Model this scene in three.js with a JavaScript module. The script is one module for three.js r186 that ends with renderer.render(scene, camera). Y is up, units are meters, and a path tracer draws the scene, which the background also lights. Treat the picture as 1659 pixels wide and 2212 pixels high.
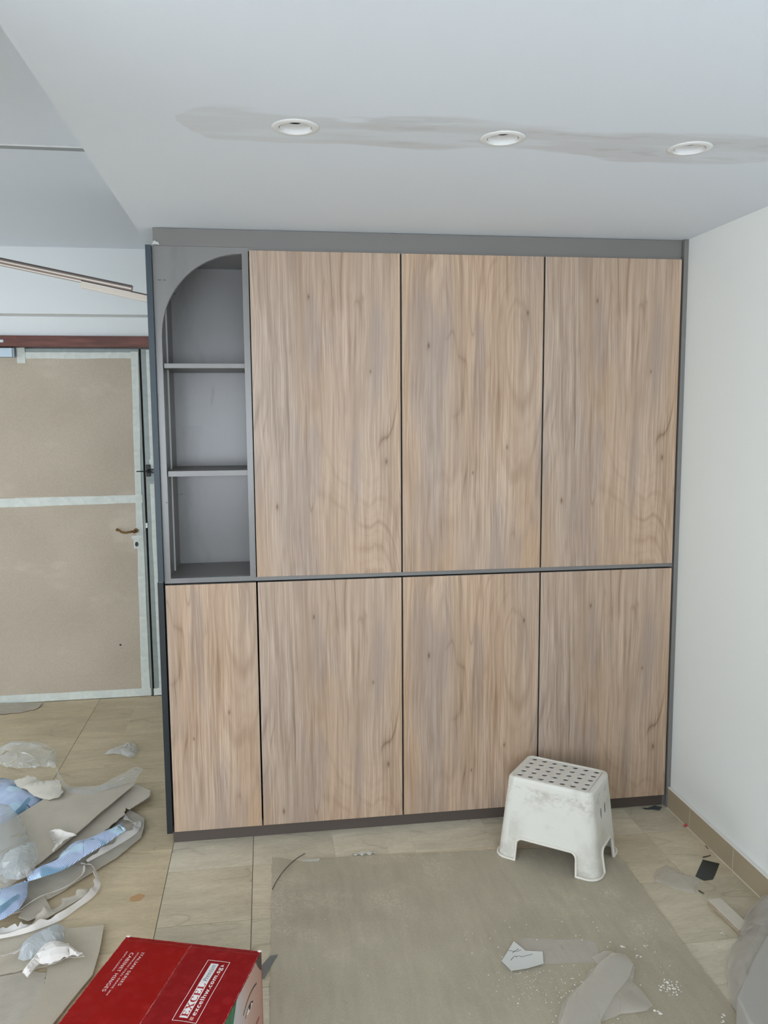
import * as THREE from 'three';
import { RoundedBoxGeometry } from 'three/addons/geometries/RoundedBoxGeometry.js';
import { mergeGeometries, mergeVertices, toCreasedNormals } from 'three/addons/utils/BufferGeometryUtils.js';
import { TessellateModifier } from 'three/addons/modifiers/TessellateModifier.js';
import { RectAreaLightUniformsLib } from 'three/addons/lights/RectAreaLightUniformsLib.js';
import { Brush, Evaluator, SUBTRACTION } from 'three-bvh-csg';

// ───────────── camera, sky, window light, exposure ─────────────
const scene = new THREE.Scene();
const camera = new THREE.PerspectiveCamera(2 * Math.atan(1106 / 1782.2) * 180 / Math.PI, 1659 / 2212, 0.05, 60);
camera.position.set(0.3917, 1.6964, 3.2152);
camera.rotation.set(-0.1143, -0.14279, -0.0072, 'YXZ');
scene.add(camera);
const renderer = new THREE.WebGLRenderer({ antialias: true });
renderer.toneMapping = THREE.LinearToneMapping;
renderer.toneMappingExposure = 0.87;
renderer.shadowMap.enabled = true;
scene.background = new THREE.Color().setRGB(4.0, 4.4, 4.9);           // even overcast daylight outside the windows
RectAreaLightUniformsLib.init();
function windowLight(x, y, z, w, h, k, turn = 0) {
  const l = new THREE.RectAreaLight(new THREE.Color().setRGB(0.92, 1.0, 1.11), k, w, h);
  l.position.set(x, y, z); l.rotation.set(turn ? 0 : x < 0 ? -0.06 : 0.2, turn, 0); scene.add(l);            // leaning up: the daylit ground outside sends much of the light upwards
}
const ZW = 4.5;                                                          // inner face of the window wall
const WIN = [[0.82, 1.50, 2.3, 1.2], [-1.72, 1.38, 2.72, 1.56]];      // centre x, centre y, width, height of the two windows behind the camera
for (const [x, y, w, h] of WIN) windowLight(x, y, ZW - 0.14, w - 0.12, h - 0.12, 4.9);
windowLight(-3.02, 1.25, -0.3, 1.7, 1.3, 0.6, -Math.PI / 2);            // added light at an unseen left-wall window, brightening the hall

// ───────────── small helpers ─────────────
const V2 = THREE.Vector2, V3 = THREE.Vector3;
let rs = 12345;
const rnd = () => (rs = (rs * 1664525 + 1013904223) >>> 0) / 4294967296;
const rr = (a, b) => a + (b - a) * rnd();
const clamp = (x, a = 0, b = 1) => Math.min(b, Math.max(a, x));
const sst = (a, b, x) => { const t = clamp((x - a) / (b - a)); return t * t * (3 - 2 * t); };
const mix = (a, b, t) => a + (b - a) * t;
const hash = (i, j, s) => { let h = (i * 374761393 + j * 668265263 + s * 974634777) | 0; h = Math.imul(h ^ (h >>> 13), 1274126177); return ((h ^ (h >>> 16)) >>> 0) / 4294967296; };
function vn(x, y, s = 0) {                                             // value noise 0..1
  const i = Math.floor(x), j = Math.floor(y); let u = x - i, v = y - j; u = u * u * (3 - 2 * u); v = v * v * (3 - 2 * v);
  return mix(mix(hash(i, j, s), hash(i + 1, j, s), u), mix(hash(i, j + 1, s), hash(i + 1, j + 1, s), u), v);
}
const fbm = (x, y, s, o = 4) => { let a = 0, k = 0.5, n = 0; for (let i = 0; i < o; i++) { a += k * vn(x, y, s + i); n += k; x *= 2.03; y *= 2.03; k *= 0.5; } return a / n; };
const used = {};
const numbered = (n) => { const c = used[n] = (used[n] ?? -1) + 1; return c ? n + '_' + String(c).padStart(3, '0') : n; };
function tag(o, label, category, group, kind) { if (label) o.userData.label = label; if (category) o.userData.category = category; if (group) o.userData.group = group; if (kind) o.userData.kind = kind; return o; }
function thing(name, label, category, pos = [0, 0, 0], turn = 0, group, kind) {
  const o = new THREE.Group(); o.name = numbered(name); o.position.set(...pos); o.rotation.y = turn; scene.add(o);
  return tag(o, label, category, group, kind);
}
function obj(name, geo, m, parent, label) {
  const o = new THREE.Mesh(Array.isArray(geo) ? mergeGeometries(geo.map((g) => (g.index ? g.toNonIndexed() : g))) : geo, m);
  o.name = parent ? name : numbered(name); o.castShadow = o.receiveShadow = true; (parent ?? scene).add(o);
  if (label) o.userData.label = label;
  return o;
}
function structure(name) { const o = new THREE.Group(); o.name = name; o.userData.kind = 'structure'; scene.add(o); return o; }
function planarUV(g) {                                                 // uv in metres from the facing of each vertex
  const p = g.attributes.position, n = g.attributes.normal, uv = new Float32Array(p.count * 2);
  for (let i = 0; i < p.count; i++) {
    const ax = Math.abs(n.getX(i)), ay = Math.abs(n.getY(i)), az = Math.abs(n.getZ(i));
    const [u, v] = ay >= ax && ay >= az ? [p.getX(i), p.getZ(i)] : ax >= az ? [p.getZ(i), p.getY(i)] : [p.getX(i), p.getY(i)];
    uv[2 * i] = u; uv[2 * i + 1] = v;
  }
  g.setAttribute('uv', new THREE.BufferAttribute(uv, 2)); return g;
}
// a box from its two corners, edges rounded by r
function box(x0, x1, y0, y1, z0, z1, r = 0) {
  const w = x1 - x0, h = y1 - y0, d = z1 - z0;
  const g = r > 0 ? new RoundedBoxGeometry(w, h, d, 2, Math.min(r, w / 2.01, h / 2.01, d / 2.01)) : new THREE.BoxGeometry(w, h, d);
  g.translate((x0 + x1) / 2, (y0 + y1) / 2, (z0 + z1) / 2); g.clearGroups(); return planarUV(g);
}
function texture(w, h, f, srgb = true) {                               // f(u, v) gives r, g, b from 0 to 255
  const a = new Uint8Array(w * h * 4);
  for (let j = 0; j < h; j++) for (let i = 0; i < w; i++) { const c = f((i + 0.5) / w, (j + 0.5) / h), k = 4 * (j * w + i); a[k] = clamp(c[0], 0, 255); a[k + 1] = clamp(c[1], 0, 255); a[k + 2] = clamp(c[2], 0, 255); a[k + 3] = 255; }
  const t = new THREE.DataTexture(a, w, h); t.magFilter = t.minFilter = THREE.LinearFilter; t.wrapS = t.wrapT = THREE.RepeatWrapping;
  if (srgb) t.colorSpace = THREE.SRGBColorSpace; t.needsUpdate = true; return t;
}
function canvasTexture(w, h, draw) {
  const c = document.createElement('canvas'); c.width = w; c.height = h; draw(c.getContext('2d'));
  const t = new THREE.CanvasTexture(c); t.colorSpace = THREE.SRGBColorSpace; return t;
}
const std = (color, roughness = 0.8, more = {}) => new THREE.MeshStandardMaterial({ color, roughness, metalness: 0, side: THREE.DoubleSide, ...more });
const phys = (color, roughness, more = {}) => new THREE.MeshPhysicalMaterial({ color, roughness, metalness: 0, side: THREE.DoubleSide, ...more });
const rep = (t, x, y) => { t.repeat.set(x, y); return t; };

// ───────────── materials ─────────────
const woodTex = texture(2048, 2048, (u, v) => {                        // one 1.2 x 1.3 m sheet of greyed oak decor
  const x = u * 1.2, y = v * 1.3;
  const wx = x + 0.034 * (fbm(x * 3.2, y * 1.5, 3, 3) - 0.5) + 0.006 * (vn(x * 22, y * 7, 4) - 0.5);
  const tone = 0.4 * vn(wx * 11, y * 1.1, 5) + 0.35 * vn(wx * 27, y * 1.9, 6) + 0.25 * vn(wx * 64, y * 3.2, 7);
  const hue = vn(wx * 8, y * 1.3, 8), grey = fbm(wx * 12, y * 2.1, 9, 3);
  let r = mix(193, 166, tone), g = mix(167, 141, tone), b = mix(143, 118, tone);
  r += (hue - 0.5) * 9; b -= (hue - 0.5) * 11; const gm = sst(0.52, 0.78, grey) * 0.6; r = mix(r, 160, gm); g = mix(g, 141, gm); b = mix(b, 128, gm);
  const patch = 0.45 + 0.9 * vn(x * 10, y * 3.1, 10);
  let d = patch * 0.98 * (0.55 * (vn(wx * 95, y * 2.6, 14) - 0.5) + 0.95 * (vn(wx * 230, y * 5.2, 15) - 0.5) + 1.1 * (vn(wx * 520, y * 9, 16) - 0.5) + 0.5 * (vn(wx * 900, y * 30, 24) - 0.5));
  const F = 8 * vn(wx * 3.4 + 0.37, y * 0.85 + 0.2, 11) + 0.5 * fbm(wx * 15, y * 2, 12, 3), fig = sst(0.36, 0.68, fbm(x * 6 + 4, y * 1.5, 13, 3));   // growth rings cut lengthways
  d += fig * (0.62 * Math.pow(0.5 + 0.5 * Math.sin(6.283 * F * 2.3), 7) + 0.18 * Math.pow(0.5 + 0.5 * Math.sin(6.283 * F * 6.1), 4) - 0.2);
  const l1 = 1 - Math.abs(2 * vn(wx * 15, y * 0.9, 17) - 1); d += 2.1 * Math.pow(l1, 60) * sst(0.5, 0.8, vn(x * 11, y * 3.4, 18));      // dark hairlines
  const l2 = 1 - Math.abs(2 * vn(wx * 34, y * 1.5, 19) - 1); d += 1.4 * Math.pow(l2, 34) * sst(0.5, 0.82, vn(x * 14, y * 3, 20));
  d += 0.55 * sst(0.62, 0.9, fbm(wx * 24, y * 4.2, 23, 3));                                                                             // smoky flecks
  r -= 21 * d; g -= 22 * d; b -= 22 * d;
  for (const [kx, ky, kr] of [[0.10, 0.30, 0.005], [0.53, 0.47, 0.005], [0.47, 0.82, 0.003], [0.235, 1.10, 0.004], [0.70, 0.92, 0.005], [0.88, 0.42, 0.003], [1.02, 0.52, 0.004], [1.1, 1.05, 0.004]]) {
    const q = Math.hypot((x - kx) / kr, (y - ky) / (kr * 2.4)); if (q < 9) { const k = Math.exp(-q * q * 1.2) * 52 + Math.exp(-q * 0.55) * 13; r -= k; g -= k; b -= k * 0.95; }
  }
  for (const [kx, ky, kl] of [[0.545, 0.66, 0.06], [0.815, 0.62, 0.07], [0.25, 0.05, 0.05], [1.0, 0.25, 0.05], [0.33, 1.06, 0.04], [0.75, 0.2, 0.05]]) {   // open cracks
    const dx = Math.abs(x - kx - 0.006 * (fbm(y * 14, kx * 50, 25, 3) - 0.5)), t = clamp(1 - Math.abs(y - ky) / kl); if (dx < 0.004) { const k = Math.exp(-Math.pow(dx / 0.0009, 2)) * Math.sqrt(t) * 58; r -= k; g -= k; b -= k; }
  }
  return [r, g, b];
});
const M = {};
const woodAt = (du, dv, flip) => { const t = woodTex.clone(); t.repeat.set((flip ? -1 : 1) / 1.2, 1 / 1.3); t.offset.set(du, dv); t.needsUpdate = true; return t; };
const wallBump = texture(256, 256, (u, v) => { const a = 128 + 120 * (fbm(u * 64, v * 64, 31, 3) - 0.5); return [a, a, a]; }, false);
const paint = (color, more = {}) => std(color, 0.88, { bumpMap: rep(wallBump.clone(), 4, 4), bumpScale: 0.0004, ...more });
M.wall = paint('#eaece7'); M.wallFar = paint('#e9eceb'); M.ceilingPaint = paint('#e1e7ed');
M.white = std('#eeeeec', 0.5);
const laminate = (c, r = 0.42, s = 77) => phys(c, r, { roughnessMap: null, map: null, specularIntensity: 1 });
M.grey = laminate('#807e7b', 0.3); M.greyDark = laminate('#7b7874', 0.38);
const smudge = texture(512, 512, (u, v) => { const s = sst(0.55, 0.8, fbm(u * 5, v * 3, 41, 5)); const dx = (u - 0.36 - 0.25 * (v - 0.16)) / 0.014, dy = (v - 0.15) / 0.05, st = 12 * Math.exp(-dx * dx - dy * dy) * (0.5 + vn(u * 60, v * 40, 43)), sc = u > 0.015 && u < 0.095 && Math.abs(v - 0.652 - 0.01 * (u - 0.05)) < 0.0022 * (1 - u * 5) ? 46 * sst(0.25, 0.6, vn(u * 150, 2, 44)) : 0, k = 9 * s + st + sc; return [132 - k, 130 - k, 127 - k]; });
M.greyPanel = phys('#ffffff', 0.26, { map: rep(smudge, 2, 1.2) });
M.edgeBlue = phys('#303c44', 0.5); M.edgeDark = phys('#161d20', 0.55);
M.metal = std('#b9bcbd', 0.35, { metalness: 0.9 });
M.brass = std('#75592f', 0.4, { metalness: 0.8 });
M.black = std('#17181a', 0.5);
M.trimWhite = phys('#e4e4e2', 0.4); M.reflector = phys('#d9d9d8', 0.3);

// ───────────── floor ─────────────
const floorTex = texture(1024, 1024, (u, v) => {                       // 1.3 m of beige marble with streaks running across
  const x = u * 1.3, y = v * 1.3, w = (vn(x * 5, y * 5, 51) - 0.5) * 0.05;
  const a = fbm(x * 6, (y + w) * 22, 52, 4), b = vn(x * 60, (y + w) * 240, 53), c = fbm(x * 3, y * 3, 54, 3);
  let k = (a - 0.5) * 30 + (b - 0.5) * 13 + (c - 0.5) * 22 + (vn(x * 600, y * 600, 55) - 0.5) * 9;
  const vein = Math.pow(1 - Math.abs(2 * vn(x * 5 + w * 20, (y + w) * 20, 56) - 1), 24); k -= 26 * vein * sst(0.4, 0.8, vn(x * 8, y * 8, 57));
  if (vn(x * 160, y * 260, 58) > 0.93) k -= 20;
  if (vn(x * 210, y * 210, 59) > 0.965) k += 26;
  return [205 + k, 195 + k, 172 + k * 0.95];
});
const tileMats = ['#ffffff', '#f3f1ec', '#fbf7f0'].map((c) => phys(c, 0.5, { map: rep(floorTex.clone(), 1 / 1.3, 1 / 1.3) }));
const greyTileMat = phys('#fdf2e2', 0.55, { map: rep(floorTex.clone(), 1 / 1.3, 1 / 1.3) });
{
  const fl = structure('floor');
  obj('slab', box(-3.3, 2.3, -0.2, -0.012, -2.0, 4.9), std('#8e8878', 0.9), fl);
  obj('grout_bed', box(0.37, 2.12, -0.012, -0.0012, -0.4, 3.0), std('#d6ccba', 0.9), fl);
  obj('grout_bed', box(-3.2, 0.37, -0.012, -0.0025, -1.88, 4.8), std('#57503f', 0.9), fl);
  obj('plain_screed', box(0.37, 2.12, -0.012, -0.0005, 3.0, 4.8), std('#857c6a', 0.8), fl);
  const tile = (x0, x1, z0, z1, m) => {
    const g = new THREE.BoxGeometry(x1 - x0 - 0.0024, 0.01, z1 - z0 - 0.0024); g.translate((x0 + x1) / 2, -0.005, (z0 + z1) / 2);
    planarUV(g); const du = rnd(), dv = rnd(), uv = g.attributes.uv; for (let i = 0; i < uv.count; i++) uv.setXY(i, uv.getX(i) + du, uv.getY(i) + dv);
    obj('floor_tile', g, m, fl);
  };
  const zs = [-0.15, 0.197, 0.543, 0.889, 1.235, 1.581, 1.927, 2.273, 2.619];
  for (let i = 0; i < 7; i++) for (let j = 0; j < zs.length - 1; j++) tile(-0.007 + i * 0.3168, Math.min(2.118, -0.007 + (i + 1) * 0.3168), zs[j], zs[j + 1], tileMats[(i * 3 + j * 5) % 3]);
  const zl = [-1.87, -1.24, -0.61, 0.02, 0.65, 1.28, 1.91, 2.54];
  for (let i = 0; i < 5; i++) for (let j = 0; j < zl.length - 1; j++) tile(-0.007 - (i + 1) * 0.63, -0.007 - i * 0.63, zl[j], zl[j + 1], greyTileMat);
}

// ───────────── ceilings with the plaster patch and the three downlight holes ─────────────
const LIGHTS = [[0.484, 1.104], [1.010, 1.087], [1.527, 1.070]];
const patchTex = texture(2048, 1024, (u, v) => {                       // x 0..2.2, z 0.7..1.5: unpainted filler smeared along the row of lights
  const x = u * 2.2, z = 0.7 + v * 0.8; let r = 225, g = 231, b = 237;
  const zc = 1.105 - 0.035 * (x - 0.4) / 1.1 + 0.016 * Math.sin(x * 7 + 1), half = (0.085 + 0.05 * vn(x * 5, 1, 61)) * sst(0.17, 0.3, x) * (1 - 0.45 * sst(1.65, 1.85, x));
  if (half < 0.02) return [r, g, b];
  const e = Math.abs(z - zc - 0.03 * (fbm(x * 8, z * 26, 62, 4) - 0.5) * 2) / Math.max(half, 0.001);
  const k = (1 - sst(0.82, 1.05, e)) * (0.4 + 0.6 * sst(0.3, 0.62, fbm(x * 3 + z * 2, z * 22, 63, 4))) * mix(0.6, 1, sst(0.45, 0.7, x));
  r -= 14 * k; g -= 18 * k; b -= 22 * k;
  const k2 = (1 - sst(0.5, 0.8, e)) * sst(0.52, 0.75, fbm(x * 9 + z * 14, z * 30 - x * 6, 64, 4)) * sst(0.5, 0.8, x); r -= 10 * k2; g -= 10 * k2; b -= 12 * k2;
  return [r, g, b];
});
patchTex.wrapS = patchTex.wrapT = THREE.ClampToEdgeWrapping;
{
  const c = structure('ceiling');
  const s = new THREE.Shape([new V2(-0.06, -0.52), new V2(2.25, -0.52), new V2(2.25, 4.9), new V2(-0.06, 4.9)]);
  for (const [x, z] of LIGHTS) { const h = new THREE.Path(); h.absarc(x, z, 0.043, 0, Math.PI * 2, true); s.holes.push(h); }
  const g = new THREE.ExtrudeGeometry(s, { depth: 0.26, bevelEnabled: false, curveSegments: 40 }); g.clearGroups();
  { const p = g.attributes.position, uv = g.attributes.uv; for (let i = 0; i < p.count; i++) uv.setXY(i, p.getX(i) / 2.2, (p.getY(i) - 0.7) / 0.8); }
  g.rotateX(Math.PI / 2).translate(0, 2.66, 0);
  obj('dropped_panel', g, std('#ffffff', 0.9, { map: patchTex, bumpMap: rep(wallBump.clone(), 40, 16), bumpScale: 0.0003 }), c);
  obj('main_slab', box(-3.3, 2.3, 2.65, 2.85, -2.0, 4.95), M.ceilingPaint, c);
  obj('added_shade_beam', box(-3.1, -0.16, 2.02, 2.64, 1.85, 2.05, 0.004), M.ceilingPaint, c);  // unseen beam added to keep window light off the hall ceiling
  const tr = structure('trim_1'); obj('corner_bead', box(-3.1, -0.06, 2.603, 2.607, 0.2005, 0.206, 0.001), M.white, tr); obj('painted_shade_strip', box(-3.1, -0.06, 2.640, 2.651, 0.042, 0.076, 0.001), std('#a5a9ac', 0.6, { metalness: 0.3 }), tr);  // the grey strip is painted-in shade behind the ceiling step
  obj('stepped_panel', box(-3.1, -0.06, 2.606, 2.655, 0.205, 4.55, 0.002), M.ceilingPaint, c);
}
{
  const ring = new THREE.LatheGeometry([[0.0395, 0.0], [0.041, -0.0035], [0.0435, -0.0045], [0.053, -0.0035], [0.0575, -0.0015], [0.058, 0.0004], [0.0395, 0.0004], [0.0395, 0.0]].map((p) => new V2(...p)), 64);
  const bowl = new THREE.LatheGeometry([[0.0385, -0.002], [0.0365, 0.0025], [0.033, 0.0055], [0.027, 0.0082], [0.020, 0.0100], [0.0155, 0.0106], [0.0155, 0.0128], [0.022, 0.0124], [0.031, 0.0098], [0.0378, 0.0055], [0.0395, 0.003], [0.0385, -0.002]].map((p) => new V2(...p)), 64);
  const baffle = new THREE.LatheGeometry([[0.0158, 0.0110], [0.0155, 0.045], [0.0005, 0.046], [0.0005, 0.049], [0.0195, 0.048], [0.0200, 0.0132], [0.0158, 0.0110]].map((p) => new V2(...p)), 48);
  const proto = thing('recessed_downlight', 'round white recessed ceiling downlight, leftmost of three over the oak cabinet', 'light', [LIGHTS[0][0], 2.4, LIGHTS[0][1]], 0, 'unlit downlights along the plaster patch');
  obj('trim_ring', ring, M.trimWhite, proto); obj('reflector', bowl, M.reflector, proto); obj('dark_baffle', baffle, M.black, proto);
  const lab = ['round white recessed ceiling downlight in the middle of the row of three', 'round white recessed ceiling downlight nearest the right-hand wall'];
  for (let i = 1; i < 3; i++) { const o = proto.clone(); o.name = numbered('recessed_downlight'); o.position.set(LIGHTS[i][0], 2.4, LIGHTS[i][1]); o.rotation.y = i * 0.7; o.userData = { ...o.userData, label: lab[i - 1] }; scene.add(o); }
}

// ───────────── walls, windows, skirting ─────────────
{
  const wr = structure('wall_right'); obj('wall_face', box(2.104, 2.3, -0.2, 2.7, -2.0, 4.9), M.wall, wr);
  const wl = structure('wall_left'); obj('wall_face', [box(-3.3, -3.1, -0.2, 0.55, -2.0, 4.9), box(-3.3, -3.1, 1.95, 2.7, -2.0, 4.9), box(-3.3, -3.1, 0.55, 1.95, -2.0, -1.2), box(-3.3, -3.1, 0.55, 1.95, 0.6, 4.9)], M.wall, wl);
  const w3 = structure('window_3'); obj('window_frame', [box(-3.22, -3.16, 0.55, 0.6, -1.2, 0.6), box(-3.22, -3.16, 1.9, 1.95, -1.2, 0.6), box(-3.22, -3.16, 0.6, 1.9, -1.2, -1.15), box(-3.22, -3.16, 0.6, 1.9, 0.55, 0.6), box(-3.22, -3.16, 0.6, 1.9, -0.33, -0.27)], M.metal, w3);  // unseen window added to brighten the hall
  for (const zc of [-0.74, 0.14]) obj('window_pane', new THREE.PlaneGeometry(0.82, 1.3).rotateY(Math.PI / 2).translate(-3.19, 1.25, zc), phys('#ffffff', 0.02, { transmission: 1, thickness: 0 }), w3);
  const wp = structure('wall_partition'); obj('wall_face', box(0.0, 2.104, 0, 2.4, -0.52, -0.402), M.wall, wp);
  const wb = structure('wall_back');
  obj('wall_face', box(-3.1, -1.32, 0, 2.3, -2.0, -1.863), M.wallFar, wb); obj('wall_face', box(0.75, 2.104, 0, 2.3, -2.0, -1.863), M.wallFar, wb); obj('wall_face', box(-1.32, 0.75, 2.175, 2.3, -2.0, -1.863), M.wallFar, wb);
  obj('overhead_beam', box(-3.1, 2.104, 2.286, 2.66, -2.0, -1.728, 0.003), M.wallFar, wb);
  obj('outer_face', box(-1.4, 0.8, 0, 2.3, -2.05, -1.99), M.wallFar, wb);
  const wf = structure('wall_front');
  const s = new THREE.Shape([new V2(-3.3, -0.2), new V2(2.3, -0.2), new V2(2.3, 2.7), new V2(-3.3, 2.7)]);
  for (const [x, y, w, h] of WIN) s.holes.push(new THREE.Path([new V2(x - w / 2, y - h / 2), new V2(x - w / 2, y + h / 2), new V2(x + w / 2, y + h / 2), new V2(x + w / 2, y - h / 2)]));
  const g = new THREE.ExtrudeGeometry(s, { depth: 0.15, bevelEnabled: false }); g.clearGroups(); g.translate(0, 0, ZW); obj('wall_face', g, M.wall, wf);
  WIN.forEach(([x, y, w, h], i) => {
    const wi = structure('window_' + (i + 1)), a = x - w / 2, b = x + w / 2, c = y - h / 2, d = y + h / 2;
    const fr = [box(a, a + 0.05, c, d, ZW + 0.04, ZW + 0.1), box(b - 0.05, b, c, d, ZW + 0.04, ZW + 0.1), box(a + 0.05, b - 0.05, c, c + 0.05, ZW + 0.04, ZW + 0.1), box(a + 0.05, b - 0.05, d - 0.05, d, ZW + 0.04, ZW + 0.1), box(x - 0.03, x + 0.03, c + 0.05, d - 0.05, ZW + 0.04, ZW + 0.1)];
    obj('window_frame', fr, M.metal, wi);
    for (const [p, q] of [[a + 0.05, x - 0.03], [x + 0.03, b - 0.05]]) { const gl = new THREE.PlaneGeometry(q - p, h - 0.1); gl.translate((p + q) / 2, y, ZW + 0.07); obj('window_pane', gl, phys('#ffffff', 0.02, { transmission: 1, thickness: 0 }), wi); }
  });
}
{
  const b = structure('baseboard_right'), zj = [0.004, 0.194, 0.514, 0.834, 1.154, 1.474, 1.794, 2.114, 2.434, 2.754, 3.074];
  const tm = phys('#a99a80', 0.45);
  for (let i = 0; i < zj.length - 1; i++) obj('skirting_tile', box(2.0885, 2.104, 0.001, 0.091, zj[i], zj[i + 1] - 0.0022, 0.001), tm, b);
  obj('grout_joint', [box(2.0891, 2.104, 0, 0.0905, 0.01, 3.07)], std('#d9d0c0', 0.9), b);
  obj('plaster_ledge', box(2.088, 2.104, 0.0905, 0.0945, 0.004, 3.07, 0.001), std('#e6e3dc', 0.9), b);
  obj('grout_line', box(2.086, 2.089, 0, 0.002, 0.004, 3.07), std('#e4dccd', 0.9), b);
}

// ───────────── entrance door, boarded and taped ─────────────
{
  const Z = -1.863, d = structure('door_1');
  const brown = std('#5a3328', 0.5, { map: texture(256, 128, (u, v) => { const k = 30 * (vn(u * 6, v * 60, 71) - 0.5) + 20 * (vn(u * 20, v * 160, 72) - 0.5); return [108 + k, 62 + k * 0.7, 50 + k * 0.6]; }) }); brown.color.set('#ffffff');
  obj('door_frame', [box(-1.32, 0.75, 2.112, 2.176, Z, Z + 0.03, 0.004), box(-1.32, -1.26, 0, 2.112, Z, Z + 0.03, 0.004), box(0.69, 0.75, 0, 2.112, Z, Z + 0.03, 0.004)], brown, d);
  obj('door_void', box(-1.26, 0.69, 0, 2.112, -1.99, -1.935), brown, d);
  const boardT = texture(512, 512, (u, v) => { const k = 16 * (fbm(u * 5, v * 5, 73, 4) - 0.5) + 10 * (vn(u * 256, v * 256, 74) - 0.5) - 26 * (vn(u * 90, v * 90, 75) > 0.985) + 12 * sst(0.62, 0.75, fbm(u * 3, v * 6, 76, 4)); return [196 + k, 186 + k, 171 + k]; });
  const boardM = std('#f4efe8', 0.92, { map: rep(boardT, 0.8, 0.8) });
  const tapeT = texture(256, 256, (u, v) => { const k = 26 * (fbm(u * 9, v * 9, 77, 4) - 0.5) + 9 * Math.sin(u * 600) * 0.5; return [212 + k, 216 + k, 207 + k]; });
  const tapeM = std('#ffffff', 0.6, { map: rep(tapeT, 4, 4) }), filmT = std('#aab2b3', 0.4, { map: rep(tapeT.clone(), 4, 4) });
  const leaf = obj('door_leaf', box(-1.258, -0.3275, 0.006, 2.106, Z - 0.045, Z - 0.004, 0.002), filmT, d, 'main door leaf under cloudy film');
  obj('side_leaf', box(-0.3165, 0.688, 0.006, 2.106, Z - 0.045, Z - 0.004, 0.002), filmT, d, 'narrow side leaf under cloudy film');
  obj('protection_board', box(-1.25, -0.372, 1.217, 2.066, Z - 0.004, Z - 0.001, 0.0006), boardM, d);
  obj('protection_board', box(-1.25, -0.372, 0.03, 1.214, Z - 0.004, Z - 0.001, 0.0006), boardM, d);
  // tape strips with slightly wandering edges
  const tape = (x0, y0, x1, y1, w0, w1, z = 0, sd = 1) => {
    const n = 26, dx = x1 - x0, dy = y1 - y0, L = Math.hypot(dx, dy), nx = -dy / L, ny = dx / L, sh = [];
    for (let i = 0; i <= n; i++) { const t = i / n, w = mix(w0, w1, t) / 2 + 0.003 * (vn(t * 7, 1, sd) - 0.5); sh.push(new V2(x0 + dx * t + nx * w, y0 + dy * t + ny * w)); }
    for (let i = n; i >= 0; i--) { const t = i / n, w = mix(w0, w1, t) / 2 + 0.003 * (vn(t * 7, 2, sd) - 0.5); sh.push(new V2(x0 + dx * t - nx * w, y0 + dy * t - ny * w)); }
    const g = new THREE.ExtrudeGeometry(new THREE.Shape(sh), { depth: 0.0006, bevelEnabled: false }); g.clearGroups(); g.translate(0, 0, Z - 0.001 + z); obj('tape_strip', g, tapeM, d);
  };
  tape(-1.0, 2.066, -0.35, 2.068, 0.036, 0.036, 0, 3); tape(-0.352, 2.09, -0.366, 1.0, 0.040, 0.034, 0.0007, 4); tape(-0.362, 1.25, -0.366, 0.02, 0.034, 0.05, 0.0009, 5);
  tape(-1.25, 1.212, -0.34, 1.222, 0.054, 0.046, 0.0016, 6); tape(-1.25, 0.026, -0.335, 0.028, 0.05, 0.05, 0.0016, 7);
  tape(-1.012, 2.108, -0.972, 2.108, 0.002, 0.002, 0.002, 8); tape(-0.987, 2.11, -0.985, 2.022, 0.044, 0.046, 0.0022, 9);
  tape(-0.402, 0.951, -0.364, 0.951, 0.058, 0.062, 0.0024, 10); tape(-0.413, 0.99, -0.345, 0.992, 0.02, 0.02, 0.003, 11);
  tape(-0.262, 2.10, -0.262, 1.40, 0.05, 0.045, 0, 12); tape(-0.272, 1.31, -0.262, 0.03, 0.046, 0.046, 0, 13); tape(-0.29, 1.425, -0.24, 1.43, 0.06, 0.06, 0.001, 14); tape(-0.27, 1.30, -0.23, 1.30, 0.05, 0.05, 0.001, 15);
  tape(-0.32, 0.025, -0.2, 0.03, 0.045, 0.045, 0.0012, 16);
  // lever handle
  const h = new THREE.Group(); h.name = 'door_handle'; h.position.set(-0.385, 1.03, Z); d.add(h);
  obj('rose', new THREE.CylinderGeometry(0.012, 0.014, 0.014, 28).rotateX(Math.PI / 2).translate(0, 0, 0.007), M.brass, h);
  const lever = new THREE.TubeGeometry(new THREE.CatmullRomCurve3([[0, 0, 0.006], [-0.002, 0, 0.036], [-0.016, 0.001, 0.05], [-0.05, -0.004, 0.052], [-0.075, 0.000, 0.052], [-0.092, 0.012, 0.05], [-0.1, 0.014, 0.046]].map((p) => new V3(...p))), 50, 0.0062, 12);
  obj('lever', [lever, new THREE.SphereGeometry(0.0095, 16, 12).translate(-0.101, 0.013, 0.045), new THREE.SphereGeometry(0.0105, 16, 12).translate(-0.003, 0, 0.044)], M.brass, h);
  obj('keyhole', new THREE.CylinderGeometry(0.0095, 0.0095, 0.006, 20).scale(1, 1, 1.5).rotateX(Math.PI / 2).translate(-0.384, 0.948, Z + 0.002), M.black, d);
  // closer box and its bracket on the frame head
  obj('door_closer', [box(-1.25, -1.02, 2.052, 2.106, Z, Z + 0.045, 0.004), box(-1.0205, -1.014, 2.052, 2.106, Z, Z + 0.04, 0.002)], std('#a9b5bd', 0.35, { metalness: 0.6 }), d);
  obj('closer_bracket', [box(-1.2, -1.068, 2.136, 2.152, Z + 0.03, Z + 0.034, 0.001), new THREE.CylinderGeometry(0.006, 0.006, 0.004, 16).rotateX(Math.PI / 2).translate(-1.078, 2.144, Z + 0.036)], M.metal, d);
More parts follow.
